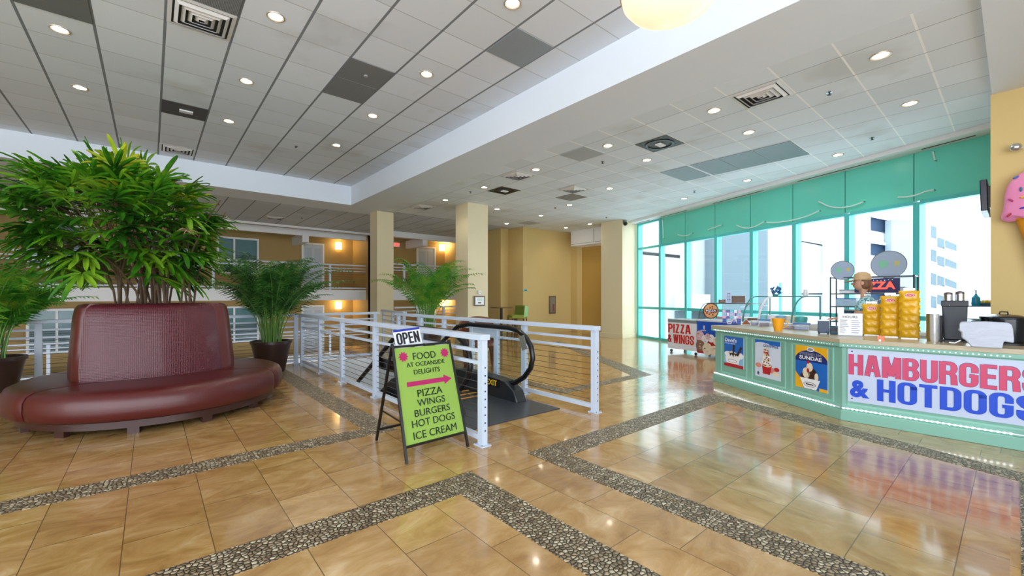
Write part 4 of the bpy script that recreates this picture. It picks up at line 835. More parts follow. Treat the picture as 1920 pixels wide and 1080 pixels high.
L = Layer((7.2-.15, 9.934, 1.215), (1, 0, 0), (0, 0, 1)); L.rect(0, 0, .30, .215, mat('paper_white', '#eef0f2', .6), 0)
for r_ in (.17, .14, .115): L.rect(.05, r_, .25, r_+.012, mat('faint_teal_print', '#9fc4c8', .6), 1)
L.rect(.09, .04, .2, .07, BLACK, 1); L.build('print', t)
t = thing('thermostat', 'small white thermostat above the framed notice on the column', 'thermostat', (7.2, 9.96, 1.57)); MB().box(-.045, -.03, -.05, .055, 0, .05).build('body', WPLAS, t, smooth=False, bevel=.005); MB().box(-.01, -.033, -.005, .03, -.03, .015).build('display', mat('lcd_grey', '#7c8488', .3), t, smooth=False)
p = PY(985, 544, 12.1); t = thing('oval_wall_sign', 'small turquoise oval sign on the left edge of the big yellow wall', 'sign', tuple(p))
mb = MB(); mb.tube([(0, 0, 0), (0, -.015, 0)], .1, 24); o = mb.build('plate', mat('turquoise_sign', '#7cc4bf', .4), t); o.scale = (1, 1, .55)
L = Layer((p.x-.06, p.y-.016, p.z-.018), (1, 0, 0), (0, 0, 1)); L.text('EXIT'[:0] or '•••', 0, 0, .12, .03, INK, 1) if 0 else L.rect(0, 0, .12, .03, INK, 1); L.build('print', t)
c = PY(1035, 571, 12.1); t = thing('extinguisher_cabinet', 'brown framed fire extinguisher cabinet on the big yellow wall', 'cabinet', (c.x, 12.1, c.z))
MB().box(-.18, -.04, -.37, .18, 0, .35).build('frame', mat('bronze_frame', '#6b5a46', .35, .3), t, smooth=False, bevel=.006); MB().box(-.13, -.046, -.31, .13, -.04, .30).build('door', mat('smoked_glass', '#8c8474', .1), t, smooth=False)
MB().cyl((0.02, -.05, -.27), (0.02, -.05, .02), .04, seg=10).build('extinguisher', mat('extinguisher_red', '#7a3428', .4), t); MB().box(-.09, -.055, -.31, -.06, -.046, .30).build('handle', STEEL, t, smooth=False)
p = PX(1134, 564, 13.76); t = thing('fire_alarm_pull', 'small red fire alarm box beside the niche door', 'alarm', tuple(p)); MB().box(-.03, -.07, -.09, 0, .07, .09).build('body', mat('alarm_red', '#9a2a22', .4), t, smooth=False, bevel=.004); MB().box(-.04, -.04, -.03, -.03, .04, .01).build('handle', WHITE, t, smooth=False)
p = PX(1131, 529, 13.76); t = thing('wall_plate', 'tiny brown wall plate above the fire alarm box in the niche', 'plate', tuple(p)); MB().box(-.02, -.03, -.05, 0, .03, .05).build('body', mat('plate_brown', '#8a6a3c', .5), t, smooth=False); MB().ball((-.02, 0, 0), .012).build('button', BLACK, t)
p = PX(1139, 541, 13.76); t = thing('card_reader', 'narrow grey reader beside the corner column in the niche', 'reader', tuple(p)); MB().box(-.03, -.04, -.12, 0, .04, .12).build('body', mat('reader_grey', '#5e6a6e', .4), t, smooth=False, bevel=.004); MB().box(-.033, -.02, .02, -.03, .02, .07).build('display', BLACK, t, smooth=False)
p = PY(743, 459, 17.98); t = thing('exit_light', 'red glowing exit sign on the upper walkway beside the slimmer column', 'sign', tuple(p)); MB().box(-.15, -.05, -.10, .15, 0, .10).build('housing', WPLAS, t, smooth=False)
L = Layer((p.x-.12, p.y-.051, p.z-.06), (1, 0, 0), (0, 0, 1)); L.text('EXIT', 0, 0, .24, .12, mat('exit_red', '#ff3018', emit=3), 1, .03); L.build('lettering', t)
# ================================================================ snack counter
CA_, CB_, CC_ = Vector((7.42, 3.34, 0)), Vector((6.21, 1.32, 0)), Vector((6.36, -2.6, 0))
IA, IB, IC = Vector((7.98, 3.0, 0)), Vector((6.88, 1.16, 0)), Vector((7.02, -2.6, 0))
counter = thing('snack_counter', 'mint green snack counter with beige top and framed front panels', 'counter', (6.6, 1.0, 0))
MB().prism([CA_.xy, CB_.xy, CC_.xy, IC.xy, IB.xy, IA.xy], 0, .905).build('body', MINT, counter, world=True, smooth=False)
u1 = (CB_-CA_).normalized(); n1 = u1.cross(Vector((0, 0, 1))); u2_ = (CC_-CB_).normalized(); n2 = u2_.cross(Vector((0, 0, 1)))
o1, o2, o3 = CA_+n1*.05-u1*.05, CB_+(n1+n2).normalized()*.052, CC_+n2*.05
MB().prism([o1.xy, o2.xy, o3.xy, (IC+Vector((.03, 0, 0))).xy, IB.xy, (IA-u1*.05).xy], .905, .955).build('countertop', LAM, counter, world=True, smooth=False, bevel=.004)
MB().prism([(o1-n1*.004).xy, (o2).xy, (o3-n2*.004).xy, (CC_).xy, CB_.xy, CA_.xy], .865, .905).build('apron', MINT, counter, world=True, smooth=False)
MB().prism([(CA_+n1*.03-u1*.03).xy, (CB_+(n1+n2).normalized()*.031).xy, (CC_+n2*.03).xy, CC_.xy, CB_.xy, CA_.xy], 0, .125).build('base_moulding', MINT, counter, world=True, smooth=False, bevel=.006)
# raised mouldings round the recessed fields
def frame_on(o, u, n, a0, a1, z0, z1, w_=.022, t=.012):
    mb = MB()
    def bx(a, b, c, d):
        q = [o+u*a+Vector((0, 0, c)), o+u*b+Vector((0, 0, c))]; mb.hexa([q[0], q[1], q[1]+n*t, q[0]+n*t]+[p+Vector((0, 0, d-c)) for p in (q[0], q[1], q[1]+n*t, q[0]+n*t)])
    bx(a0, a1, z0, z0+w_); bx(a0, a1, z1-w_, z1); bx(a0, a0+w_, z0+w_, z1-w_); bx(a1-w_, a1, z0+w_, z1-w_)
    return mb.build('panel_moulding', mat('mint_moulding', '#8abfae', .35), counter, world=True, smooth=False)
def s1(px): return (PL(px, 600, CA_.xy, u1.xy)-CA_).xy.dot(u1.xy)
def s2(px): return (PL(px, 600, CB_.xy, u2_.xy)-CB_).xy.dot(u2_.xy)
for a, b in ((1352, 1401), (1410, 1474), (1484, 1564)): frame_on(CA_, u1, n1, s1(a), s1(b), .185, .835)
frame_on(CB_, u2_, n2, .05, 3.4, .185, .85)
# posters
CARD = mat('poster_card', '#e8ecf2', .35)
SKY1 = mat('poster_blue', '#1768c4', .35, var=.25, scale=5); SKY2 = mat('poster_light_blue', '#8cc4ea', .35, var=.08, scale=8); PW = mat('print_white', '#f0f2f6', .4, var=.04, scale=20); PR = mat('print_red', '#b8202c', .4, var=.2, scale=25); PB = mat('print_chocolate', '#3a2018', .4, var=.3, scale=40)
PY_ = mat('print_yellow', '#f2b61c', .4, var=.06); PN = mat('print_navy', '#122a74', .4, var=.2, scale=9); PP = mat('print_pink', '#e08a80', .4, var=.2, scale=30); PC = mat('print_cream', '#e8dcc0', .4, var=.15, scale=30); PG = mat('print_grey', '#8a8c98', .4, var=.25, scale=60)
def poster(name, label, px0, px1, z0, z1, draw):
    a0, a1 = s1(px0), s1(px1); p = CA_+u1*a0+n1*.002; t = thing(name, label, 'poster', tuple(p+Vector((0, 0, z0))))
    W_, H_ = a1-a0, z1-z0; mb = MB(); q = [p, p+u1*W_, p+u1*W_+n1*.006, p+n1*.006]; q = [v_+Vector((0, 0, z0)) for v_ in q]; mb.hexa(q+[v_+Vector((0, 0, H_)) for v_ in q]); mb.build('sheet', CARD, t, world=True, smooth=False)
    L = Layer(p+n1*.006+Vector((0, 0, z0)), u1, (0, 0, 1)); draw(L, W_, H_); L.build('print', t); return t
def cup(L, cx, b, wt, wb, h, body, band):
    L.poly([(cx-wb/2, b), (cx+wb/2, b), (cx+wt/2, b+h), (cx-wt/2, b+h)], body, 4); L.poly([(cx-wb/2, b), (cx+wb/2, b), (cx+wb/2+(wt-wb)*.12, b+h*.25), (cx-wb/2-(wt-wb)*.12, b+h*.25)], band, 5)
    L.ell(cx, b+h*.6, wt*.3, h*.2, PN, 5); L.ell(cx, b+h*.6, wt*.27, h*.165, PW, 6)
def d1(L, W, Hh):
    L.rect(0, Hh*.45, W, Hh, SKY1, 0); L.rect(0, 0, W, Hh*.45, SKY2, 0); L.rect(0, 0, W, Hh*.10, PR, 1); L.ell(W*.2, Hh*.42, W*.18, Hh*.08, PW, 1); L.ell(W*.85, Hh*.4, W*.15, Hh*.1, PW, 1)
    cup(L, W*.45, Hh*.05, W*.78, W*.56, Hh*.26, PW, PR)
    L.ell(W*.45, Hh*.36, W*.36, Hh*.15, PW, 3); L.ell(W*.45, Hh*.45, W*.15, Hh*.08, PW, 3); L.poly([(W*.2, Hh*.45), (W*.7, Hh*.47), (W*.62, Hh*.36), (W*.55, Hh*.44), (W*.5, Hh*.32), (W*.42, Hh*.43), (W*.32, Hh*.34), (W*.3, Hh*.43)], PB, 4)
    L.poly([(W*.46, Hh*.44), (W*.54, Hh*.44), (W*.57, Hh*.74), (W*.47, Hh*.74)], PB, 5); L.poly([(W*.66, Hh*.4), (W*.75, Hh*.38), (W*.95, Hh*.68), (W*.86, Hh*.71)], PB, 5)
    L.text("David's", W*.05, Hh*.82, W*.62, Hh*.125, PW, 3, .025); L.text('Frozen Treats'[:0] or 'Simply Tasty'[:0] or 'Sundae', W*.07, Hh*.755, W*.52, Hh*.045, PW, 3, .01)
def d2(L, W, Hh):
    L.rect(0, 0, W, Hh, mat('poster_pale', '#d3def0', .35, var=.08, scale=6), 0); L.rect(0, Hh*.86, W, Hh, SKY1, 1); L.ell(W*.3, Hh*.86, W*.3, Hh*.05, mat('poster_pale', '#d3def0'), 2); L.text('Caramel'[:0] or 'Gourmet', W*.36, Hh*.80, W*.58, Hh*.085, PN, 3, .01, shear=.3)
    L.ell(W*.15, Hh*.3, W*.13, Hh*.06, PP, 3); L.ell(W*.72, Hh*.22, W*.18, Hh*.07, PP, 3); L.ell(W*.85, Hh*.15, W*.13, Hh*.06, PC, 4); L.ell(W*.88, Hh*.27, W*.1, Hh*.05, PR, 4)
    L.poly([(W*.34, Hh*.1), (W*.62, Hh*.1), (W*.7, Hh*.35), (W*.3, Hh*.35)], PR, 5); rg2 = random.Random(4)
    for k in range(7):
        y = Hh*(.34+.065*k); w_ = W*(.22-.022*k)*(1 if k else .9); L.ell(W*.49, y, w_, Hh*.055, (PC, PW, PC, PW, PC, PP, PC)[k], 6+k)
        for j in range(4): L.ell(W*.49+w_*rg2.uniform(-.8, .8), y+Hh*rg2.uniform(-.02, .02), W*.03, Hh*.014, PB if j % 2 else PR, 7+k, 8)
    L.star(W*.14, Hh*.09, W*.03, W*.075, 5, PN, 3)
def d3(L, W, Hh):
    L.rect(0, 0, W, Hh, SKY1, 0); L.rect(0, Hh*.62, W, Hh, PN, 1)
    arc = [(W*(.5+.52*math.cos(R(a))), Hh*(.62+.26*math.sin(R(a)))) for a in range(15, 166, 10)]
    L.poly([(0, Hh), (0, Hh*.80)]+arc[::-1]+[(W, Hh*.72), (W, Hh)], PY_, 2)
    L.poly([(0, 0), (W*.28, 0), (W*.16, Hh*.22), (0, Hh*.36)], PY_, 2); L.rect(W*.76, 0, W, Hh*.07, PY_, 2); L.ell(W*.49, Hh*.9, W*.12, Hh*.05, PW, 3); L.ell(W*.49, Hh*.9, W*.09, Hh*.03, PG, 4)
    L.text('FRIENDS OF'[:0] or 'HERSHEY'[:0] or 'PREMIUM', W*.15, Hh*.755, W*.68, Hh*.07, PG, 4, .02); L.text('SUNDAE', W*.14, Hh*.66, W*.70, Hh*.085, PW, 5, .03)
    L.ell(W*.45, Hh*.28, W*.28, Hh*.11, PB, 3); L.ell(W*.36, Hh*.36, W*.12, Hh*.12, PC, 4); L.ell(W*.55, Hh*.36, W*.14, Hh*.12, PB, 4); L.ell(W*.68, Hh*.3, W*.06, Hh*.09, PC, 5); L.ell(W*.47, Hh*.5, W*.1, Hh*.1, PC, 5); L.ell(W*.43, Hh*.61, W*.045, Hh*.035, PR, 6); L.ell(W*.42, Hh*.42, W*.04, Hh*.05, PR, 6)
    L.poly([(W*.3, Hh*.01), (W*.68, Hh*.01), (W*.8, Hh*.24), (W*.16, Hh*.24)], PW, 7); L.ell(W*.48, Hh*.11, W*.19, Hh*.055, PB, 8); L.ell(W*.48, Hh*.11, W*.175, Hh*.045, PW, 9); L.rect(W*.36, Hh*.1, W*.6, Hh*.125, PB, 10)
poster('sundae_poster', "blue poster reading David's with a chocolate sundae cup, leftmost on the counter front", 1359, 1395, .31, .80, d1)
poster('parfait_poster', 'pale poster of a tall layered berry parfait, middle of the counter front', 1417, 1464, .27, .83, d2)
poster('banana_sundae_poster', 'blue and yellow SUNDAE poster, rightmost of the three on the counter front', 1493, 1553, .265, .83, d3)
# banner
t = thing('banner', 'white banner reading HAMBURGERS & HOTDOGS in red and blue on the counter front', 'banner', tuple(CB_+u2_*.06+Vector((0, 0, .24))))
a0, a1 = .055, s2(1592)+(s2(1912)-s2(1592))*10/9+.06; p = CB_+u2_*a0+n2*.013; mb = MB(); q = [p, p+u2_*(a1-a0), p+u2_*(a1-a0)+n2*.004, p+n2*.004]; q = [v_+Vector((0, 0, .235)) for v_ in q]; mb.hexa(q+[v_+Vector((0, 0, .61)) for v_ in q]); mb.build('sheet', mat('vinyl_banner', '#bcc8e0', .3, var=.03), t, world=True, smooth=False)
RED = mat('banner_red', '#c22a5c', .3, var=.12, scale=2.5); BLUE = mat('banner_blue', '#0044c8', .45); OUT = mat('banner_outline', '#30347c', .3)
L = Layer(CB_+n2*.017+Vector((0, 0, 0)), u2_, (0, 0, 1)); ha, hb = s2(1592), s2(1912); W1 = (hb-ha)*10/9*1.0; ga, gb = s2(1645), s2(1901); W2 = (gb-ga)*7/6*1.0
heavy(L, 'HAMBURGERS', ha, .548, W1, .236, OUT, 0, grow=.018); heavy(L, 'HAMBURGERS', ha, .548, W1, .236, RED, 2); aa = s2(1594); L.text('&', aa, .29, s2(1631)-aa, .20, BLUE, 2, .045); heavy(L, 'HOTDOGS', ga, .285, W2, .24, BLUE, 2); L.build('lettering', t)
mb = MB(); 
for z in (.815, .27): mb.tube([CB_+u2_*(a0+.04)+n2*.017+Vector((0, 0, z)), CB_+u2_*(a0+.04)+n2*.02+Vector((0, 0, z))], .008, 8)
mb.build('grommet', BLACK, t, world=True)
# led strips
LED = mat('led_glow', '#f4fbff', emit=2.6)
def ledstrip(label, z, sp, double=False):
    t = thing('led_strip', label, 'light strip', tuple(CB_+Vector((0, 0, z)))); tp = MB()
    ends = s2(1905)
    tp.bar(CA_+n1*.034+u1*.02+Vector((0, 0, z)), CB_+n1*.034+Vector((0, 0, z)), .004, .012); tp.bar(CB_+n2*.034+Vector((0, 0, z)), CB_+n2*.034+u2_*(ends+.06)+Vector((0, 0, z)), .004, .012); tp.build('tape', WPLAS, t, world=True, smooth=False)
    me = None; l1 = (CB_-CA_).length; pts = [CA_+u1*a+n1*.040 for a in [.03+sp*k for k in range(int((l1-.04)/sp))]]+[CB_+u2_*a+n2*.040 for a in [.02+sp*k for k in range(int(ends/sp))]]
    for p in pts:
        if me is None:
            o = MB().ball((0, 0, 0), .011, .011, .009, 8).build('bulb', LED, t); me = o
        else: o = me.copy(); COL.objects.link(o); o.parent = t
        o.location = p-CB_+Vector((0, 0, 0))
ledstrip('string of white led beads under the counter top edge', .882, .0395); ledstrip('string of white led beads low along the counter base', .150, .041)
# ---------------------------------------------------------------- things on the counter
TZ = .955
def ct(px, py): return Pz(px, py, TZ)
def item(name, label, cat, px, py, rz=0, z=TZ, group=None):
    p = Pz(px, py, z); return thing(name, label, cat, (p.x, p.y, z), rz, group)
FC = -A+0.0   # facing: local -Y looks back to the room
def fz(px): return math.atan2(-(px-CX)/F*1, 1)*0-A-math.atan((px-CX)/F)   # turn local +X to run across the view there
YB = mat('crisp_bag_yellow', '#dba60e', .28, var=.10, scale=14, spec=.7); YR = mat('crisp_red', '#c32a1c', .35); CHROME = mat('chrome_wire', '#c9cdd2', .2, .9)
def crispbag_mesh():
    mb = MB(); n = 10; W_, H_ = .18, .14
    for side in (-1, 1):
        g = [[None]*(n+1) for _ in range(n+1)]
        for i in range(n+1):
            for j in range(n+1):
                x, z = i/n-.5, j/n-.5; e = max(0, (1-(2*x)**4))*max(0, (1-(2*z)**2)); y = side*(.040*e**.6+.005*math.sin(17*x+9*z)*e)
                g[i][j] = mb.b.verts.new((x*W_*(1-.05*math.cos(2*math.pi*z)), y, z*H_))
        for i in range(n):
            for j in range(n): mb._f([g[i][j], g[i+1][j], g[i+1][j+1], g[i][j+1]])
    return mb
bagproto = None
def chips(label, px, pyb, pyt, nb, group, order):
    global bagproto
    t = item('chip_rack', label, 'rack', px, pyb, fz(px)); p = t.location; d = SA*p.x+CA*p.y; hb = (HY-pyt)*d/F+H-TZ
    mb = MB(); mb.box(-.07, -.05, 0, .07, .07, .012); mb.tube([(0, .035, .01), (0, .035, hb+.01)], .006, 8); mb.box(-.05, .03, hb-.02, .05, .04, hb+.004); mb.build('stand', CHROME, t, smooth=False)
    st = (hb-.085)/nb
    for k in range(nb):
        z = TZ+.075+st*k; M = Matrix.Rotation(t.rotation_euler.z, 4, 'Z') @ Vector((0, -.022-.004*(k % 2), 0)); lab = 'yellow bag of crisps, %s from the bottom on the %s rack' % (['first', 'second', 'third', 'fourth', 'fifth', 'sixth', 'seventh'][k], order)
        if bagproto is None:
            b = thing('chip_bag', lab, 'bag', (p.x+M.x, p.y+M.y, z), t.rotation_euler.z, group)
            crispbag_mesh().build('bag', YB, b, ang=60)
            bagproto = b
        else: b = dup(bagproto, (p.x+M.x, p.y+M.y, z), t.rotation_euler.z+rnd.uniform(-.22, .22), lab, group)
        if k == nb-1:
            L = Layer((-.05, -.046, -.01), (1, 0, 0), (0, 0, 1)); L.ell(.05, .02, .048, .021, PW, 0); L.ell(.05, .02, .045, .018, YR, 1); L.text("Lay's", .017, .011, .066, .020, PW, 2, .01); L.build('logo', b, world=False)
        b.rotation_euler.x = R(-8)
    return t
chips('chip rack with wire stand left of the trio, lowest stack', 1634, 629, 566, 4, 'crisp bags on the left rack', 'lowest')
chips('chip rack in the middle of the trio', 1669, 632, 550, 5, 'crisp bags on the middle rack', 'middle')
chips('tallest chip rack, right of the trio', 1705, 635, 541, 6, 'crisp bags on the right rack', 'tallest')
t = item('hours_sign', 'white upright counter sign headed HOURS', 'sign', 1594, 630, fz(1594)+.05)
MB().box(-.125, -.004, 0, .125, .004, .285).build('holder', ACRYL, t, smooth=False); MB().box(-.12, .035*0+.004, 0, .12, .07, .008).build('foot', CLEAR, t, smooth=False)
L = Layer((-.118, -.005, .01), (1, 0, 0), (0, 0, 1)); L.rect(0, 0, .236, .27, PW, 0); L.text('HOURS', .045, .215, .145, .028, BLACK, 1, .02)
for k in range(7):
    z = .185-.025*k; L.rect(.015, z, .015+(.075, .065, .08, .09, .05, .06, .05)[k], z+.006, PN, 1); L.rect(.13, z-.004, .13+(.07, .085, .075, .085, .06, .08, .07)[k], z+.002, PN, 1)
L.build('print', t, world=False)
def simple_box(name, label, cat, px, py, w_, dp, h, m, rz=None, feet=False, z=TZ, bev=.008, part='body'):
    t = item(name, label, cat, px, py, fz(px) if rz is None else rz, z); MB().box(-w_/2, 0, .015 if feet else 0, w_/2, dp, h).build(part, m, t, bevel=bev)
    if feet:
        for sx_ in (-1, 1): MB().cyl((sx_*w_*.38, .03, 0), (sx_*w_*.38, .03, .02), .008, seg=8).build('foot', BLACK, t)
    return t
t = simple_box('napkin_dispenser', 'navy napkin dispenser on small feet left of the wire shelf', 'dispenser', 1544, 627, .125, .12, .185, NAVY, feet=True); MB().box(-.062, -.002, .178, .062, .12, .187).build('lid', STEEL, t, smooth=False)
t = simple_box('card_terminal', 'low dark blue box between the napkin dispenser and the hours sign', 'box', 1565, 627, .10, .10, .11, mat('petrol_blue', '#1d5270', .4)); MB().box(-.04, -.003, .04, .04, 0, .09).build('screen', BLACK, t, smooth=False)
# yellow cup with handle, clear tubs, small goods near the left end
t = item('yellow_cup', 'bright yellow flared cup on the counter', 'cup', 1459, 620)
YC = mat('yellow_plastic', '#f0a418', .35); MB().lathe([(0, 0), (.052, 0), (.082, .175), (.088, .178), (.084, .18), (.078, .175), (.05, .01), (0, .01)], seg=24).build('body', YC, t); MB().tube([(.075*math.cos(fz(1459)+.0), .075*math.sin(fz(1459)), .15), (.115*math.cos(fz(1459)), .115*math.sin(fz(1459)), .12), (.105*math.cos(fz(1459)), .105*math.sin(fz(1459)), .06), (.06*math.cos(fz(1459)), .06*math.sin(fz(1459)), .05)], .007, 8).build('handle', YC, t)
def tub(label, px, py, r, h, mlid, mcont, sq=False, name='storage_tub', cat='container'):
    t = item(name, label, cat, px, py, fz(px))
    if sq:
        MB().box(-r, 0, 0, r, r*1.2, h).build('body', ACRYL, t, bevel=.01); MB().box(-r*.85, .02, .005, r*.85, r*1.1, h*.6).build('contents', mcont, t, bevel=.008); MB().box(-r-.01, -.01, h, r+.01, r*1.2+.01, h+.018).build('lid', mlid, t, bevel=.005)
    else:
        MB().lathe([(0, 0), (r*.85, 0), (r, h)], seg=20).build('body', ACRYL, t); MB().lathe([(0, .004), (r*.8, .004), (r*.88, h*.55), (0, h*.58)], seg=16).build('contents', mcont, t); MB().lathe([(r*1.05, h-.004), (r*1.05, h+.012), (0, h+.014)], seg=20).build('lid', mlid, t)
    return t
tub('large clear tub with a blue lid and coloured contents on the counter', 1503, 619, .10, .085, mat('tub_blue', '#2f5fa8', .35), mat('tub_mix', '#a9b4d8', .6, var=.4, scale=40), True)
tub('pinkish flat clear tub left of the blue-lidded one', 1480, 617, .09, .07, WPLAS, mat('candy_mix', '#d8a8a0', .6, var=.5, scale=50), True)
tub('clear tub with dark red contents left of the yellow cup', 1433, 612, .08, .10, mat('tub_blue', '#2f5fa8'), mat('candy_dark', '#7a4a5a', .6, var=.5, scale=50), True)
tub('small clear round tub of sweets near the left end of the counter', 1415, 610, .06, .07, WPLAS, mat('candy_lilac', '#a89cc8', .6, var=.5, scale=50))
t = item('snack_pile', 'brown wedge-shaped snack stand near the left end of the counter', 'snack stand', 1399, 609, fz(1399)); MB().hexa([(-.07, 0, 0), (.07, 0, 0), (.07, .1, 0), (-.07, .1, 0), (-.01, .03, .08), (.01, .03, .08), (.01, .07, .08), (-.01, .07, .08)]).build('body', mat('snack_brown', '#8a4a24', .5, var=.3, scale=30), t, smooth=False); MB().box(-.075, -.005, -.0, .075, .105, .006).build('tray', PW, t, smooth=False)
# candy boxes
CB = [mat('candy_violet', '#6a3fa0', .4, var=.3, scale=30), mat('candy_pink', '#d9a2c8', .4, var=.25, scale=30), mat('candy_blue', '#3a6fc0', .4, var=.3, scale=30), mat('candy_white', '#dfe2f0', .4, var=.1), mat('candy_cyan', '#6fc0d8', .4, var=.2, scale=30), mat('candy_indigo', '#28248c', .4, var=.3, scale=30)]
CN = ['violet', 'pink', 'blue', 'white', 'cyan', 'indigo']
k = 0
for r_, (z, n_, cs) in enumerate(((0, 4, (5, 3, 5, 2)), (.05, 4, (2, 4, 3, 5)), (.10, 5, (1, 0, 4, 3, 1)))):
    for c_ in range(n_):
        px = 1354+(36/n_)*(c_+.5); p = Pz(px, 607+(px-1354)*.04, TZ); q = thing('candy_box', '%s candy box, %s row, %s from the left in the stack at the counter end' % (CN[cs[c_]], ('bottom', 'middle', 'top')[r_], ('first', 'second', 'third', 'fourth', 'fifth')[c_]), 'box', (p.x, p.y, TZ+z), fz(px), 'candy boxes stacked at the counter end')
        hh = .049 if r_ < 2 else .15; W_ = .29/n_; MB().box(-W_/2+.004, 0, 0, W_/2-.004, .12, hh).build('carton', CB[cs[c_]], q, smooth=False, bevel=.003); MB().box(-W_*.3, -.002, hh*.3, W_*.3, 0, hh*.7).build('label_patch', CB[(cs[c_]+3) % 6], q, smooth=False)
def ongel(name, label, cat, px, d_):
    p = Pd(px, 569, d_); return thing(name, label, cat, (p.x, p.y, 1.297), fz(px))
# wooden crate boards, price card and pizza sign
t = ongel('wooden_crate', 'weathered brown wooden crate on the gelato case', 'crate', 1383, 10.35); WD_ = mat('weathered_wood', '#7a6256', .7, var=.3, scale=25)
mb = MB(); mb.box(-.16, 0, 0, .16, .02, .17); mb.box(-.16, .18, 0, .16, .20, .17); mb.box(-.16, .02, 0, -.14, .18, .17); mb.box(.14, .02, 0, .16, .18, .17); mb.build('walls', WD_, t, smooth=False); MB().box(-.14, .02, 0, .14, .18, .015).build('bottom', WD_, t, smooth=False)
t = ongel('wooden_sign', 'low brown wooden sign left of the price card on the gelato case', 'sign', 1354, 10.45); MB().box(-.08, 0, 0, .08, .03, .08).build('board', WD_, t, smooth=False); MB().box(-.04, -.003, .025, .04, 0, .055).build('plaque', mat('plaque_tan', '#a8906c', .5), t, smooth=False)
t = ongel('price_card', 'upright pale blue price card in front of the wooden crate', 'card', 1366, 10.32); MB().box(-.065, -.03, 0, .065, -.022, .29).build('card', mat('card_blue', '#c3d6f4', .4), t, smooth=False)
L = Layer((-.04, -.031, .02), (1, 0, 0), (0, 0, 1))
for k in range(6): L.rect(.008, .02+.036*k, .035, .032+.036*k, PN, 0); L.rect(.045, .02+.036*k, .08, .032+.036*k, PN, 0)
L.build('print', t, world=False)
# stacks of cups, paper towel tower, pot, napkin bag at the right end
def cupstack(label, px, py, n_, m, r=.038, step=.0135):
    t = item('cup_stack', label, 'cups', px, py, 0, group='metal cup stacks'); mb = MB()
    for k in range(n_): mb.lathe([(r*.86, k*step), (r, k*step+.045), (r*1.05, k*step+.047), (r*.98, k*step+.047)] if k else [(0, 0), (r*.8, 0), (r, .06), (r*1.05, .062)], seg=18)
    mb.lathe([(0, n_*step+.03), (r*.95, n_*step+.034)], seg=18); mb.build('cups', m, t)
cupstack('leftmost stack of cups, gold coloured, beside the black tower', 1745, 640, 20, mat('gold_cup', '#a8965c', .25, .7)); cupstack('middle stack of cups, silvery white, beside the black tower', 1752, 641, 20, mat('silver_cup', '#e8ecf0', .2, .5)); cupstack('right stack of dark steel cups beside the black tower', 1760, 641, 19, mat('steel_cup', '#6b6f78', .25, .8))
t = item('napkin_tower', 'tall black upright dispenser carrying steel jars on the counter', 'dispenser', 1790, 641, fz(1790)); MB().prism([(-.085, 0), (.085, 0), (.085, .13), (-.085, .13)], .02, .40, [(-.1, 0), (.1, 0), (.1, .13), (-.1, .13)]).build('body', mat('tower_black', '#0c1824', .4), t, bevel=.01); MB().box(-.105, -.008, .385, .105, .138, .45).build('cap', mat('tower_cap', '#0b0f1c', .4), t, bevel=.006); MB().box(-.11, -.02, 0, .11, .15, .02).build('foot', BLACK, t, smooth=False); MB().ball((-.04, -.01, .40), .006).build('rivet', STEEL, t)
bx_ = Vector(t.location)
for dx, lab, hh in ((-.05, 'left steel shaker jar on top of the black tower', .09), (.04, 'right steel shaker jar on top of the black tower', .10)):
    q = bx_+Vector((math.cos(fz(1790))*dx-math.sin(fz(1790))*.06, math.sin(fz(1790))*dx+math.cos(fz(1790))*.06, 0)); j = thing('shaker_jar', lab, 'jar', (q.x, q.y, TZ+.45)); MB().lathe([(0, 0), (.036, 0), (.036, hh*.75), (.0, hh*.75)], seg=16).build('body', STEEL, j); MB().lathe([(.037, hh*.75), (.034, hh*.95), (.012, hh*1.05), (0, hh*1.06)], seg=16).build('lid', mat('jar_lid', '#6c5f5c', .35, .5), j)
t = item('plastic_bag_box', 'crumpled white plastic-wrapped box in front of the black pot', 'box', 1846, 652, fz(1846)); mb = MB()
rg = random.Random(3); prof2 = [(-.155, .14), (-.18, .16), (-.17, .19), (-.165, .22), (-.16, .245), (0, .255), (.14, .25), (.17, .235), (.18, .19), (.185, .10), (.185, .06), (.12, .07), (.115, .0), (-.09, .0), (-.12, .05), (-.16, .09)]
a = [mb.b.verts.new((x+rg.uniform(-.004, .004), rg.uniform(-.01, .01), z)) for x, z in prof2]; b = [mb.b.verts.new((x*.95, .16+rg.uniform(-.01, .01), z*.97)) for x, z in prof2]; mb._f(a); mb._f(b[::-1])
for i in range(len(a)): mb._f([a[i], a[(i+1) % len(a)], b[(i+1) % len(a)], b[i]])
mb.build('wrap', mat('milky_plastic', '#b9c0d0', .3, bump=.5, bscale=14), t, bevel=.012); MB().tube([(-.16, -.01, .06), (-.2, -.02, .03), (-.24, -.02, .035)], .006, 6).build('loose_corner', WPLAS, t)
t = item('stock_pot', 'big black lidded soup pot with handles at the right end of the counter', 'pot', 1882, 645); PBK = mat('black_enamel', '#0b131c', .2, var=.1); MB().lathe([(0, .03), (.16, .03), (.165, .05), (.17, .26), (.176, .265), (.176, .275), (.0, .275)], seg=32).build('body', PBK, t); MB().lathe([(.178, .272), (.17, .285), (.1, .305), (0, .315)], seg=32).build('lid', mat('pot_lid', '#1a242e', .2, .3), t)
cu = Vector((math.cos(fz(1882)), math.sin(fz(1882)), 0)); pv = Vector((-cu.y, cu.x, 0))
MB().tube([cu*-.03+Vector((0, 0, .31)), cu*-.025+Vector((0, 0, .335)), cu*.025+Vector((0, 0, .335)), cu*.03+Vector((0, 0, .31))], .007, 8).build('lid_handle', BLACK, t)
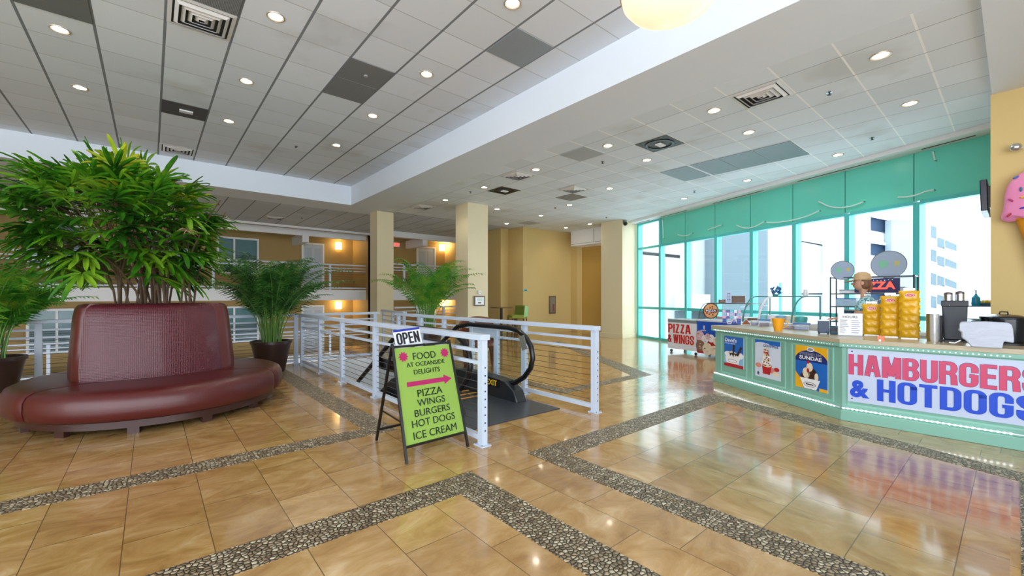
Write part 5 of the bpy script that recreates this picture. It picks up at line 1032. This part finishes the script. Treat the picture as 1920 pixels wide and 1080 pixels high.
for s_ in (-1, 1): MB().tube([cu*s_*.165+pv*.04+Vector((0, 0, .22)), cu*s_*.225+pv*.03+Vector((0, 0, .225)), cu*s_*.225-pv*.03+Vector((0, 0, .225)), cu*s_*.165-pv*.04+Vector((0, 0, .22))], .009, 8).build('handle', PBK, t)
MB().lathe([(0, 0), (.19, 0), (.19, .02), (.16, .03), (0, .03)], seg=28).build('warmer_base', BLACK, t)
t = item('flyer', 'small orange and white flyer on the counter between the first two chip racks', 'flyer', 1652, 640, fz(1652)); MB().hexa([(-.03, 0, 0), (.03, 0, 0), (.03, .004, 0), (-.03, .004, 0), (-.03, .03, .06), (.03, .03, .06), (.03, .034, .06), (-.03, .034, .06)]).build('sheet', mat('flyer_orange', '#f08a6a', .5, var=.3, scale=40), t, smooth=False); MB().box(-.02, -.001, .0, .0, 0, .02).build('print', PW, t, smooth=False)
# ================================================================ behind the counter
# freezers
fzr = thing('chest_freezer', 'white chest freezer with red PIZZA & WINGS lettering on castors', 'freezer', (10.3, 5.5, 0))
fa, fb = Pz(1252, 659, 0), Pz(1305.5, 667, 0); fu = (fb-fa).normalized(); fn = fu.cross(Vector((0, 0, 1))); FWd = (fb-fa).length; fk = -fn*.62
def fbox(root, o, u, k, w_, z0, z1, name, m, ins=0, bev=.01):
    mb = MB(); q = [o+u*ins, o+u*(w_-ins), o+u*(w_-ins)+k, o+u*ins+k]; q = [Vector((p.x, p.y, z0)) for p in q]; mb.hexa(q+[p+Vector((0, 0, z1-z0)) for p in q]); return mb.build(name, m, root, world=True, smooth=False, bevel=bev)
fbox(fzr, fa, fu, fk, FWd, .10, .78, 'body', WPLAS); fbox(fzr, fa, fu, fk, FWd, .78, .865, 'lid', mat('freezer_grey', '#7e8c90', .35)); fbox(fzr, fa+fn*.01, fu, fn*.01, FWd, .855, .875, 'lid_trim', WPLAS, .02, .003)
L = Layer(Vector((fa.x, fa.y, 0))+fn*.003, fu, (0, 0, 1)); RP = mat('freezer_red', '#c01820', .35, var=.1); PKO = mat('letter_outline', '#f2d4cc', .4)
heavy(L, 'PIZZA', .02, .51, FWd*.80, .23, PKO, 0, grow=.05); heavy(L, 'PIZZA', .02, .51, FWd*.80, .23, RP, 2, tx=.24); heavy(L, '&', .0, .26, .14, .20, RP, 2); heavy(L, 'WINGS', FWd*.21, .245, FWd*.72, .23, PKO, 0, grow=.05); heavy(L, 'WINGS', FWd*.21, .245, FWd*.72, .23, RP, 2, tx=.24); L.build('lettering', fzr)
for a in (.07, FWd-.06):
    for b in (.06, .55): p = fa+fu*a-fn*b; MB().tube([p+Vector((0, 0, .035))-fu*.015, p+Vector((0, 0, .035))+fu*.015], .035, 12).build('castor', BLACK, fzr, world=True)
ice = thing('gelato_case', 'gelato freezer with curved glass top and printed ice cream front', 'freezer', (10.5, 4.8, 0))
ga_ = fb+fu*.03; GW = 1.15; fbox(ice, ga_, fu, fk*1.15, GW, .08, .86, 'body', WPLAS); fbox(ice, ga_+fn*.02, fu, fk*1.2, GW, .86, .895, 'rim', WPLAS, -.01, .004)
L = Layer(Vector((ga_.x, ga_.y, .08))+fn*.003, fu, (0, 0, 1)); L.rect(0, .30, GW, .77, mat('case_blue', '#1450c0', .3, var=.2, scale=3), 0); L.rect(0, 0, GW, .34, mat('case_red', '#b41a24', .3), 0)
rg = random.Random(9); SC_ = [mat('scoop_pink', '#d8b4bc', .5, var=.25, scale=18), mat('scoop_cream', '#e6d8c0', .5, var=.2, scale=18), mat('scoop_white', '#e9e6ea', .5, var=.15, scale=18), mat('scoop_brown', '#8c6a58', .5, var=.3, scale=18)]
for i, (x, y, r_, c_) in enumerate(((.08, .42, .12, 0), (.22, .34, .10, 2), (.40, .38, .09, 2), (.30, .42, .07, 0), (.55, .33, .1, 1), (.7, .4, .1, 0), (.9, .38, .12, 2), (.10, .18, .13, 3), (.30, .12, .14, 1), (.48, .1, .11, 1), (.68, .14, .12, 3), (.95, .12, .13, 1))):
    L.ell(x, y, r_, r_*1.05, SC_[c_], 1+i)
    for k in range(4): L.ell(x+rg.uniform(-.5, .5)*r_, y+rg.uniform(-.5, .5)*r_, r_*.22, r_*.10, SC_[(c_+2+k) % 4], 13+i, 8)
L.ell(.2, .63, .02, .05, SC_[2], 2); L.text('Ice Cream'[:0] or 'gelato', .10, .53, .16, .05, PW, 2, .01); L.build('print', ice)
# curved glass
mb = MB(); q = []
for s_ in range(9):
    th = R(90*s_/8); q.append((.05+.30*(1-math.cos(th)), .895+.39*math.sin(th)))
mb.strip([ga_-fn*a+Vector((0, 0, z)) for a, z in q], [ga_+fu*GW-fn*a+Vector((0, 0, z)) for a, z in q]); mb.build('curved_glass', CLEAR, ice, world=True)
mb = MB()
for e in (0.0, GW): mb.tube([ga_+fu*e-fn*a+Vector((0, 0, z)) for a, z in q]+[ga_+fu*e-fn*.7+Vector((0, 0, 1.285)), ga_+fu*e-fn*.7+Vector((0, 0, .895))], .008, 6)
mb.tube([ga_-fn*.35+Vector((0, 0, 1.285)), ga_+fu*GW-fn*.35+Vector((0, 0, 1.285))], .012, 6); mb.build('glass_frame', mat('dark_frame', '#2a3030', .4), ice, world=True)
fbox(ice, ga_-fn*.35, fu, fk*.56, GW, 1.285, 1.297, 'top_shelf', mat('case_top', '#8a8078', .4), 0, 0)
for k in range(4):
    o = MB().box(0, 0, 0, .24, .5, .06).build('gelato_pan', SC_[k], ice, smooth=False, bevel=.01); pp = ga_+fu*(.06+.27*k)-fn*.62; o.location = Vector((pp.x, pp.y, .895))-Vector(ice.location); o.rotation_euler = (0, 0, math.atan2(fu.y, fu.x))
c = Pd(1333, 583, 10.22); t = thing('pizza_sign', 'round pizza-slice picture sign leaning in front of the gelato glass', 'sign', tuple(c)); fu2 = fu; vv = Vector((0, 0, 1))
L = Layer(c, (CA, -SA, 0), vv); L.ell(0, 0, .185, .185, mat('crust', '#5a2e1a', .5), 0, 28); L.ell(0, 0, .165, .165, mat('cheese', '#d89a62', .5, var=.4, scale=22), 1, 28)
for k in range(14): a = k*2.4; L.ell(.12*math.cos(a)*(k/14)**.5, .12*math.sin(a)*(k/14)**.5, .022, .02, mat('pepperoni', '#8c2c20', .5), 2, 10)
L.rect(-.15, -.03, .15, .04, mat('sign_maroon', '#6c2430', .5), 3); L.text('PIZZA', -.12, -.015, .24, .045, PW, 4, .02); L.build('print', t)
mb = MB(); nn_ = L.n; mb.tube([c-nn_*.012, c-nn_*.001], .188, 28); mb.build('backing', BLACK, t, world=True)
mb = MB(); mb.cyl(c-Vector((0, 0, .18))-nn_*.02, Vector((c.x, c.y, .895))-nn_*.02, .008, seg=8); mb.build('stick', STEEL, t, world=True)
# dipping cabinet with curved glass behind the left half of the counter
dc = thing('ice_cream_display', 'curved glass ice cream display case behind the left half of the counter', 'display case', (8.9, 3.1, 0))
da, db = Pd(1392, 600, 8.6), Pd(1482, 600, 7.6); da.z = db.z = 0; du = (db-da).normalized(); dn = du.cross(Vector((0, 0, 1))); DW = (db-da).length
fbox(dc, da, du, -dn*.75, DW, 0, .95, 'body', WPLAS); q = [(.02+.34*(1-math.cos(R(90*s_/8))), .95+.50*math.sin(R(90*s_/8))) for s_ in range(9)]
mb = MB(); mb.strip([da-dn*a+Vector((0, 0, z)) for a, z in q], [db-dn*a+Vector((0, 0, z)) for a, z in q]); mb.build('curved_glass', CLEAR, dc, world=True)
mb = MB()
for p in (da, db): mb.tube([p-dn*a+Vector((0, 0, z)) for a, z in q]+[p-dn*.72+Vector((0, 0, 1.45)), p-dn*.72+Vector((0, 0, .95))], .014, 6)
mb.tube([da-dn*.36+Vector((0, 0, 1.45)), db-dn*.36+Vector((0, 0, 1.45))], .014, 6); mb.tube([da-dn*.72+Vector((0, 0, 1.45)), db-dn*.72+Vector((0, 0, 1.45))], .014, 6); mb.build('glass_frame', mat('frame_green', '#4d8a88', .3), dc, world=True)
mb = MB(); mb.tube([da+du*DW*.35-dn*a+Vector((0, 0, z)) for a, z in q], .022, 8); mb.build('glass_joint', WPLAS, dc, world=True)
fbox(dc, da-dn*.3, du, -dn*.4, DW, 1.18, 1.19, 'shelf', CLEAR, .02, 0)
for k in range(5): o = MB().lathe([(0, 0), (.085, 0), (.10, .10), (.09, .13), (0, .15)], seg=14).build('tub', [mat('tub_aqua', '#8fcfd8', .4, var=.2), SC_[2], mat('tub_skyblue', '#7fb4e0', .4, var=.2), SC_[1], mat('tub_sea', '#4fb0b0', .4, var=.2)][k], dc); pp = da+du*DW*(.12+.19*k)-dn*.42; o.location = Vector((pp.x, pp.y, .95))-Vector(dc.location)
p = da+du*.28-dn*.55; t = thing('blue_bouquet', 'crumpled blue paper bundle on top of the ice cream display', 'paper bundle', (p.x, p.y, 1.45)); mb = MB(); rg = random.Random(5)
for k in range(26):
    a = rg.uniform(0, 6.28); q_ = Vector((.06*math.cos(a), .06*math.sin(a), rg.uniform(.02, .16))); w_ = Vector((rg.uniform(-.05, .05), rg.uniform(-.05, .05), rg.uniform(-.02, .06))); v_ = Vector((rg.uniform(-.04, .04), rg.uniform(-.04, .04), .05)); mb.poly([q_, q_+w_, q_+w_+v_, q_+v_])
mb.build('paper', mat('blue_paper', '#2a6a9c', .5, var=.35, scale=14), t, fix=False, smooth=False); MB().lathe([(0, 0), (.04, 0), (.06, .05), (0, .05)], seg=10).build('wrap', mat('teal_wrap', '#3a8a8c', .5), t)
p = da+du*.9-dn*.55; t = thing('carafe', 'white jug on top of the ice cream display', 'jug', (p.x, p.y, 1.45)); MB().lathe([(0, 0), (.04, 0), (.045, .05), (.03, .10), (.03, .13), (.02, .12), (0, .01)], seg=16).build('body', WPLAS, t); MB().tube([(.03, 0, .11), (.065, 0, .09), (.042, 0, .04)], .006, 6).build('handle', WPLAS, t)
# back bench along the windows
# wire shelf with boxes
ra, rb = Pd(1557, 600, 8.05), Pd(1714, 600, 7.15); ra.z = rb.z = 0; ru = (rb-ra).normalized(); rn = ru.cross(Vector((0, 0, 1))); RW = (rb-ra).length
rk = thing('wire_shelf_rack', 'black wire shelving unit behind the counter worker', 'shelf', tuple(ra)); RT = 1.80
for a in (0, RW):
    for b in (0, .38): p = ra+ru*a-rn*b; MB().cyl(p, p+Vector((0, 0, RT+.02)), .013, seg=8).build('post', mat('rack_black', '#20262c', .35), rk, world=True)
for z in (.5, .98, 1.26, 1.5, RT):
    mb = MB()
    for b in (0, .38): mb.bar(ra-rn*b+Vector((0, 0, z)), rb-rn*b+Vector((0, 0, z)), .012, .02)
    for a in (0, RW): mb.bar(ra+ru*a+Vector((0, 0, z)), ra+ru*a-rn*.38+Vector((0, 0, z)), .012, .02)
    for k in range(1, 12): mb.bar(ra-rn*.38*k/12+Vector((0, 0, z)), rb-rn*.38*k/12+Vector((0, 0, z)), .005, .005)
    mb.build('shelf', mat('rack_shelf', '#4a545c', .35, .3), rk, world=True, smooth=False)
bench = thing('back_bench', 'white work bench in front of the wire shelving, behind the worker', 'bench', (9.0, 1.9, 0)); bo = ra-ru*.2+rn*.40; BL_ = RW+.2+.25
fbox(bench, bo, ru, -rn*.36, BL_, .82, .88, 'worktop', WPLAS, 0, .005); fbox(bench, bo-rn*.02, ru, -rn*.32, BL_, 0, .82, 'cabinet', mat('bench_white', '#cfd6dc', .4), .02, .005)
def onrack(name, label, cat, a, z, w_, h, m, b=.06, dp=.24, part='body', extra=None):
    p = ra+ru*a-rn*b; t = thing(name, label, cat, (p.x, p.y, z+.012)); fbox(t, Vector((p.x, p.y, 0))-ru*w_/2, ru, -rn*dp, w_, z+.012, z+.012+h, part, m, 0, .006)
    if extra: fbox(t, Vector((p.x, p.y, 0))-ru*(w_/2+.005)+rn*.005, ru, -rn*(dp+.01), w_+.01, z+.012+h, z+.03+h, 'lid', extra, 0, .003)
    return t
onrack('storage_box', 'pale blue storage box on the second shelf, left end', 'box', .22, 1.26, .3, .13, mat('box_paleblue', '#a8c4dc', .4, var=.2, scale=20), extra=mat('lid_blue', '#3f78b8', .4)); onrack('storage_box', 'clear box of packets beside the pale blue storage box', 'box', .55, 1.26, .26, .10, mat('box_mix', '#b8c8d0', .4, var=.4, scale=40), extra=WPLAS)
onrack('microwave', 'dark blue microwave on the lower rack shelf', 'microwave', .40, .98, .42, .20, NAVY, dp=.3, extra=STEEL)
onrack('tray_stack', 'stack of white trays on the upper rack shelf, right side', 'trays', RW-.35, 1.5, .45, .09, WPLAS, extra=mat('tray_grey', '#8fa4b8', .4)); onrack('storage_box', 'blue box on the rack near the tallest chip rack', 'box', RW-.28, 1.26, .36, .12, mat('box_blue', '#4a7aa8', .4, var=.2), extra=WPLAS); onrack('storage_box', 'navy box low on the rack, right side', 'box', RW-.3, .98, .34, .18, mat('petrol_blue', '#1d5270'), extra=WPLAS); onrack('paper_stack', 'white paper stack on the upper rack shelf, left side', 'paper', .3, 1.5, .36, .05, PW, extra=mat('tray_grey', '#8fa4b8'))
p = ra+ru*.42+rn*.02; t = thing('neon_pizza_sign', 'navy sign with red PIZZA letters hanging on the rack behind the worker', 'sign', (p.x, p.y, 1.52)); fbox(t, Vector((p.x, p.y, 0))-ru*.05, ru, rn*.02, .62, 1.52, 1.77, 'panel', mat('sign_navy', '#181c5c', .35), 0, .004)
L = Layer(Vector((p.x, p.y, 1.52))+rn*.021-ru*.05, ru, (0, 0, 1)); L.text('PIZZA', .06, .06, .5, .13, mat('neon_red', '#ff3a2a', emit=2.2), 1, .03)
for k in range(9): L.ell(.12+.05*k, .215+.01*math.sin(k), .008, .008, PW, 1, 8)
L.build('lettering', t)
for (px, py, rp, dd, lab) in ((1579.5, 507, 17.5, 7.9, 'smaller round grey-blue disc sign on top of the wire rack'), (1666, 496, 25.5, 7.45, 'larger round grey-blue disc sign on top of the wire rack')):
    c = Pd(px, py, dd); r_ = rp*dd/F; t = thing('round_disc_sign', lab, 'sign', tuple(c), fz(px)); mb = MB(); mb.tube([(0, 0, 0), (0, .02, 0)], r_, 36); mb.build('disc', mat('disc_bluegrey', '#8497b4', .3, var=.06, scale=2), t)
    mb = MB(); mb.tube([(r_*math.cos(a), 0, r_*math.sin(a)) for a in [2*math.pi*k/36 for k in range(36)]], .006, 6, closed=True); mb.build('rim', STEEL, t)
    L = Layer((-r_*.7, -.004, -r_*.2), (1, 0, 0), (0, 0, 1)); L.ell(r_*.4, r_*.25, r_*.28, r_*.3, mat('faint_green', '#6cb898', .4), 0); L.rect(r_*1.0, r_*.1, r_*1.3, r_*.45, mat('faint_yellow', '#b5b060', .4), 0); L.build('print', t, world=False)
# bench goods at the far right
def bench_item(name, label, cat, px, pyb, build, z=.88):
    p = Pz(px, pyb, z); t = thing(name, label, cat, (p.x, p.y, z), fz(px)); build(t); return t
T0 = Pd(1830, 573, 6.9)
t = thing('tray_cart', 'steel cart with slanted trays behind the black pot', 'cart', (T0.x, T0.y, 0), fz(1830)); TZ2 = T0.z
for sx_ in (-.26, .26):
    for sy_ in (-.1, .1): MB().cyl((sx_, sy_, 0), (sx_, sy_, TZ2), .012, seg=8).build('leg', STEEL, t)
MB().box(-.28, -.12, TZ2-.02, .28, .12, TZ2).build('top_shelf', mat('cart_top', '#3e5f80', .35, .3), t, smooth=False); 
for k in range(3): MB().hexa([(-.26, -.1, TZ2-.22-.06*k), (.26, -.1, TZ2-.22-.06*k), (.26, .1, TZ2-.16-.06*k), (-.26, .1, TZ2-.16-.06*k), (-.26, -.1, TZ2-.205-.06*k), (.26, -.1, TZ2-.205-.06*k), (.26, .1, TZ2-.145-.06*k), (-.26, .1, TZ2-.145-.06*k)]).build('tray', STEEL, t, smooth=False)
q = thing('blue_syrup_bottle', 'turquoise pump bottle on the cart beside the yellow wall', 'bottle', (T0.x, T0.y, TZ2)); BLM = mat('syrup_blue', '#1f8fb8', .25); MB().lathe([(0, 0), (.05, 0), (.055, .03), (.05, .13), (.018, .17), (.016, .19), (0, .19)], seg=18).build('body', BLM, q); MB().tube([(0, 0, .19), (0, 0, .25), (-.04, .02, .25)], .008, 8).build('pump', NAVY, q)
pr_ = Pd(1851, 571, 6.9); q = thing('fruit_basket', 'low basket of yellow fruit beside the blue bottle', 'basket', (pr_.x-.02, pr_.y, TZ2)); MB().lathe([(0, 0), (.09, 0), (.12, .04), (.11, .04), (.0, .01)], seg=18).build('basket', mat('basket_blue', '#5a7f98', .5), q)
for k, (dx, dy) in enumerate(((-.05, 0), (.03, .04), (.04, -.04))): f = MB().ball((0, 0, 0), .045, .035, .035).build('lemon', mat('lemon_yellow', '#d8a820', .4), None); f.location = (pr_.x-.02+dx, pr_.y+dy, TZ2+.06); tag(f, ['left yellow lemon in the basket beside the blue bottle', 'rear yellow lemon in the basket beside the blue bottle', 'front right yellow lemon in the basket beside the blue bottle'][k], 'fruit', 'lemons in the basket')
# television on the end face of the yellow wall
t = thing('television', 'black television mounted edge-on at the end of the yellow wall', 'television', (8.9, .32, 2.78)); mb = MB(); mb.hexa([(8.36, .23, 2.58), (9.2, .23, 2.58), (9.2, .30, 2.58), (8.36, .30, 2.58), (8.36, .24, 2.99), (9.2, .24, 2.99), (9.2, .31, 2.99), (8.36, .31, 2.99)]); mb.build('screen_housing', mat('tv_black', '#15182c', .25), t, world=True, smooth=False, bevel=.01); MB().box(8.38, .2, 2.62, 8.44, .24, 2.9).build('wall_bracket', BLACK, t, world=True, smooth=False)
# ice cream cone wall decoration
cx_, cz = -.24, 2.62; t = thing('ice_cream_cone_decoration', 'giant pink ice cream cone figure with sprinkles hung on the yellow wall', 'decoration', (8.28, cx_, 2.5))
PK = mat('strawberry_pink', '#e58ab8', .4, var=.04); SPR = [(0, 3.03), (.13, 3.01), (.24, 2.94), (.305, 2.84), (.332, 2.72), (.335, 2.62), (.345, 2.54), (.362, 2.48), (.352, 2.43), (.30, 2.40), (0, 2.40)]
mb = MB(); mb.lathe(SPR, (0, 0, 0), 40)
for v_ in mb.b.verts: k_ = math.atan2(v_.co.y, v_.co.x); v_.co = Vector((8.17+v_.co.x*.34, cx_+v_.co.y, v_.co.z-(.022*math.sin(k_*5) if v_.co.z < 2.55 else 0)))
mb.build('scoop', PK, t, world=True)
def spr_r(z):
    for (a_, b_), (c_, d_) in zip(SPR, SPR[1:]):
        if d_ <= z <= b_: return a_+(c_-a_)*(b_-z)/max(1e-6, b_-d_)
    return .3
CO = mat('waffle_cone', '#d8901c', .5, var=.12, scale=10, bump=.4, bscale=30); mb = MB(); mb.lathe([(0, 1.52), (.03, 1.54), (.235, 2.38), (.27, 2.40), (.27, 2.46), (0, 2.46)], (0, 0, 0), 24)
for v_ in mb.b.verts: v_.co = Vector((8.185+v_.co.x*.4, cx_+v_.co.y, v_.co.z))
mb.build('cone', CO, t, world=True)
for (px, py, a, c_) in ((1895, 375, -40, '#a81e6a'), (1892, 403, 50, '#b81e2c'), (1905, 331, 25, '#2a62b8'), (1914, 355, 90, '#1f6a8a'), (1918, 370, 0, '#e8c020'), (1918, 390, 10, '#4a3ab0')):
    q = PX(px, py, 8.08); yy, z = q.y, q.z; xx = 8.17-.34*math.sqrt(max(.0004, spr_r(z)**2-(yy-cx_)**2))-.004; dv = Vector((0, -math.cos(R(a)), math.sin(R(a))))*.026
    MB().tube([Vector((xx, yy, z))-dv*1.1, Vector((xx-.006, yy, z))-dv*.6, Vector((xx-.006, yy, z))+dv*.6, Vector((xx, yy, z))+dv*1.1], [.004, .011, .011, .004], 8).build('sprinkle', mat('sprinkle_'+c_[1:], c_, .4), t, world=True)
t = thing('wall_spotlight', 'small silver spotlight on the yellow wall above the cone', 'spotlight', (8.3, -.03, 3.3)); MB().cyl((8.3, -.04, 3.3), (8.22, -.04, 3.3), .02, seg=10).build('arm', STEEL, t, world=True); mb = MB(); mb.ball((8.18, .0, 3.3), .05, .055, .05, 14); mb.build('head', CHROME, t, world=True)
# neon tubes on the header
NEON = mat('unlit_neon_glass', '#cfe9e2', .15, spec=.9)
def neon(label, pts):
    w_ = [PL(x, y, wpt(5, .10).xy, WD) for x, y in pts]; n_ = len(w_); sm = []
    for i in range(n_-1):
        for k in range(6): sm.append(w_[i].lerp(w_[i+1], k/6))
    sm.append(w_[-1])
    for _ in range(6): sm = [sm[0]]+[(sm[i-1]+sm[i]*2+sm[i+1])/4 for i in range(1, len(sm)-1)]+[sm[-1]]
    t = thing('neon_tube', label, 'neon tube', tuple(sm[len(sm)//2]), 0, 'unlit neon tubes on the header'); MB().tube(sm, .014, 8).build('tube', NEON, t, world=True)
    mb = MB()
    for p in (sm[0], sm[-1]): mb.cyl(p, p-n_in*.05, .008, seg=6)
    mb.build('standoff', TEALD, t, world=True)
neon('straight vertical neon tube at the left end of the teal header', [(1242, 412), (1243, 430), (1243.5, 447)]); neon('short shallow curved neon tube on the second header panel', [(1271, 440), (1280, 442.5), (1290, 441.5), (1298, 437)]); neon('short slanted neon tube on the third header joint', [(1328, 431), (1340, 426), (1353, 422)])
neon('u-shaped curved neon tube near the middle of the header', [(1381, 422), (1392, 427), (1403, 428), (1418, 424), (1433, 415)]); neon('long rising neon tube across the middle header joint', [(1438, 417), (1462, 417), (1490, 412), (1515, 405), (1536, 395)]); neon('wide sagging neon tube right of the middle', [(1535, 378), (1555, 388), (1578, 390), (1600, 386), (1619, 378)])
neon('rising wavy neon tube on the rightmost joint', [(1684, 370), (1700, 369.5), (1718, 366), (1735, 359), (1751, 356)]); neon('short vertical neon tube at the top of the rightmost panel', [(1749, 284), (1751, 292), (1753, 301)])
# ================================================================ the worker behind the counter
def skin(name, pts, edges, mt, parent, sub=2, root=0):
    me = bpy.data.meshes.new(name); me.from_pydata([p[0] for p in pts], edges, []); o = bpy.data.objects.new(name, me); COL.objects.link(o)
    m_ = o.modifiers.new('s', 'SKIN'); m_.use_smooth_shade = True; m_.branch_smoothing = .6
    for i, p in enumerate(pts): r_ = p[1]; me.skin_vertices[0].data[i].radius = r_ if isinstance(r_, tuple) else (r_, r_)
    me.skin_vertices[0].data[root].use_root = True; s_ = o.modifiers.new('u', 'SUBSURF'); s_.levels = s_.render_levels = sub
    bpy.context.view_layer.update(); m2 = bpy.data.meshes.new_from_object(o.evaluated_get(bpy.context.evaluated_depsgraph_get())); bpy.data.objects.remove(o)
    m2.materials.clear(); m2.materials.append(mt); m2.shade_smooth(); o = bpy.data.objects.new(name, m2); COL.objects.link(o); o.parent = parent; return o
w0 = Pd(1634, 600, 6.35); person = thing('person', 'person in a tan cap and patterned teal shirt working behind the counter, head bent down', 'person', (w0.x, w0.y, 0), fz(1634))
SKN = mat('skin', '#c99a82', .5, var=.05); SH = bpy.data.materials.new('patterned_shirt'); SH.use_nodes = True; _n, _l = SH.node_tree.nodes, SH.node_tree.links
_v = _n.new('ShaderNodeTexVoronoi'); _v.inputs['Scale'].default_value = 38; _t = _n.new('ShaderNodeTexCoord'); _l.new(_t.outputs['Object'], _v.inputs['Vector']); _r = _n.new('ShaderNodeValToRGB'); _l.new(_v.outputs['Distance'], _r.inputs[0]); _e = _r.color_ramp.elements
_e[0].position = .3; _e[0].color = lin('#1f5f78'); _e[1].position = .55; _e[1].color = lin('#a8d4dc'); _l.new(_r.outputs[0], _n['Principled BSDF'].inputs['Base Color']); _n['Principled BSDF'].inputs['Roughness'].default_value = .8
# local frame: +X to the right in the view, -Y towards the viewer; the figure is turned left (-X) and bends forward
V = lambda x, y, z: (x, y, z)
body = [(V(.05, .05, .95), (.15, .13)), (V(.03, .05, 1.12), (.145, .12)), (V(-.02, .03, 1.28), (.16, .13)), (V(-.06, .02, 1.40), (.13, .11)), (V(-.08, .0, 1.49), .058), (V(-.10, -.01, 1.56), .055), (V(-.11, -.02, 1.64), (.082, .09)), (V(-.115, -.02, 1.71), (.08, .088)),
    (V(-.07, -.15, 1.40), .062), (V(-.11, -.21, 1.26), .050), (V(-.16, -.23, 1.12), .042), (V(-.24, -.20, 1.10), .038), (V(-.34, -.15, 1.12), .028),
    (V(-.07, .18, 1.40), .062), (V(-.14, .24, 1.25), .050), (V(-.2, .24, 1.12), .042), (V(-.29, .18, 1.10), .036), (V(-.38, .10, 1.12), .028),
    (V(.06, -.08, .82), (.10, .09)), (V(.05, -.09, .48), .062), (V(.07, -.09, .09), .045), (V(-.05, -.09, .05), .04), (V(.06, .16, .82), (.10, .09)), (V(.05, .17, .48), .062), (V(.07, .17, .09), .045), (V(-.05, .17, .05), .04)]
be_ = [(0, 1), (1, 2), (2, 3), (3, 4), (4, 5), (5, 6), (6, 7), (3, 8), (8, 9), (9, 10), (10, 11), (11, 12), (3, 13), (13, 14), (14, 15), (15, 16), (16, 17), (0, 18), (18, 19), (19, 20), (20, 21), (0, 22), (22, 23), (23, 24), (24, 25)]
skin('body', body, be_, SKN, person)
shirt = [(V(.05, .05, .90), (.17, .15)), (V(.03, .05, 1.12), (.165, .14)), (V(-.02, .03, 1.28), (.18, .15)), (V(-.06, .02, 1.41), (.145, .125)), (V(-.075, .01, 1.455), (.08, .075)), (V(-.07, -.15, 1.405), .078), (V(-.11, -.205, 1.27), .070), (V(-.125, -.22, 1.22), .070), (V(-.07, .18, 1.405), .078), (V(-.14, .235, 1.27), .070), (V(-.15, .24, 1.22), .07)]
skin('shirt', shirt, [(0, 1), (1, 2), (2, 3), (3, 4), (3, 5), (5, 6), (6, 7), (3, 8), (8, 9), (9, 10)], SH, person)
trs = [(V(.05, .05, .97), (.165, .145)), (V(.06, -.08, .82), (.12, .11)), (V(.05, -.09, .48), .08), (V(.07, -.09, .10), .065), (V(.06, .16, .82), (.12, .11)), (V(.05, .17, .48), .08), (V(.07, .17, .10), .065)]
skin('trousers', trs, [(0, 1), (1, 2), (2, 3), (0, 4), (4, 5), (5, 6)], mat('khaki_cloth', '#8a7c60', .8), person)
# hands: palm with five separate fingers
for s_, wx_, wy_ in ((-1, -.35, -.145), (1, -.39, .095)):
    hp = [(V(wx_, wy_, 1.12), .026), (V(wx_-.05, wy_+.01, 1.11), (.034, .018)), (V(wx_-.08, wy_+.015, 1.105), (.036, .015))]; he = [(0, 1), (1, 2)]
    for f_, ln in ((-.03, .055), (-.010, .068), (.010, .064), (.028, .050)):
        b0 = len(hp); hp += [(V(wx_-.09, wy_+.015+f_, 1.105), .009), (V(wx_-.09-ln*.55, wy_+.015+f_*1.15, 1.10), .008), (V(wx_-.09-ln, wy_+.015+f_*1.2, 1.078), .0065)]; he += [(2, b0), (b0, b0+1), (b0+1, b0+2)]
    b0 = len(hp); hp += [(V(wx_-.045, wy_+.01-s_*.045, 1.105), .010), (V(wx_-.075, wy_+.01-s_*.06, 1.09), .0085)]; he += [(1, b0), (b0, b0+1)]
    skin('hand', hp, he, SKN, person, 1)
HC = Vector((-.115, -.02, 1.655)); hd = MB(); hd.ball((HC.x, HC.y, HC.z), .098, .080, .118, 20)
for v_ in hd.b.verts:
    if v_.co.z < HC.z-.03: v_.co.x -= .012
hd.ball((HC.x-.105, HC.y, HC.z-.015), .020, .014, .020, 10); hd.build('head', SKN, person)
for s_ in (-1, 1):
    MB().ball((HC.x-.086, HC.y+s_*.030, HC.z+.015), .010, .013, .009, 8).build('eye', mat('eye_dark', '#2c2420', .3), person); MB().ball((HC.x+.01, HC.y+s_*.082, HC.z-.005), .022, .010, .030, 10).build('ear', SKN, person)
MB().ball((HC.x-.090, HC.y, HC.z-.058), .008, .024, .007, 10).build('mouth', mat('lips', '#a8685e', .5), person)
HR = mat('brown_hair', '#7a5238', .6, var=.3, scale=30); mb = MB(); mb.ball((HC.x+.03, HC.y, HC.z+.0), .085, .087, .11, 18)
mb.tube([(HC.x+.08, HC.y, HC.z+.02), (HC.x+.11, HC.y, HC.z-.03), (HC.x+.10, HC.y, HC.z-.10), (HC.x+.08, HC.y+.01, HC.z-.15)], [.03, .032, .026, .008], 10); mb.build('hair', HR, person)
CAPM = mat('tan_cap', '#c4a47c', .7, var=.08, scale=12); mb = MB(); mb.lathe([(.106, .0), (.108, .03), (.095, .085), (.055, .115), (0, .122)], (HC.x+.01, HC.y, HC.z+.045), 24); mb.build('cap', CAPM, person)
mb = MB(); pts = [(HC.x+.01-.10*math.cos(a)*(1), HC.y+.10*math.sin(a), HC.z+.05) for a in [R(-60+12*k) for k in range(11)]]; pt2 = [(HC.x-.02-.21*math.cos(a*.72), HC.y+.10*math.sin(a), HC.z+.022) for a in [R(-60+12*k) for k in range(11)]]
mb.strip(pts, pt2); mb.strip([(x, y, z-.014) for x, y, z in pt2], [(x, y, z-.014) for x, y, z in pts]); mb.build('cap_brim', CAPM, person)
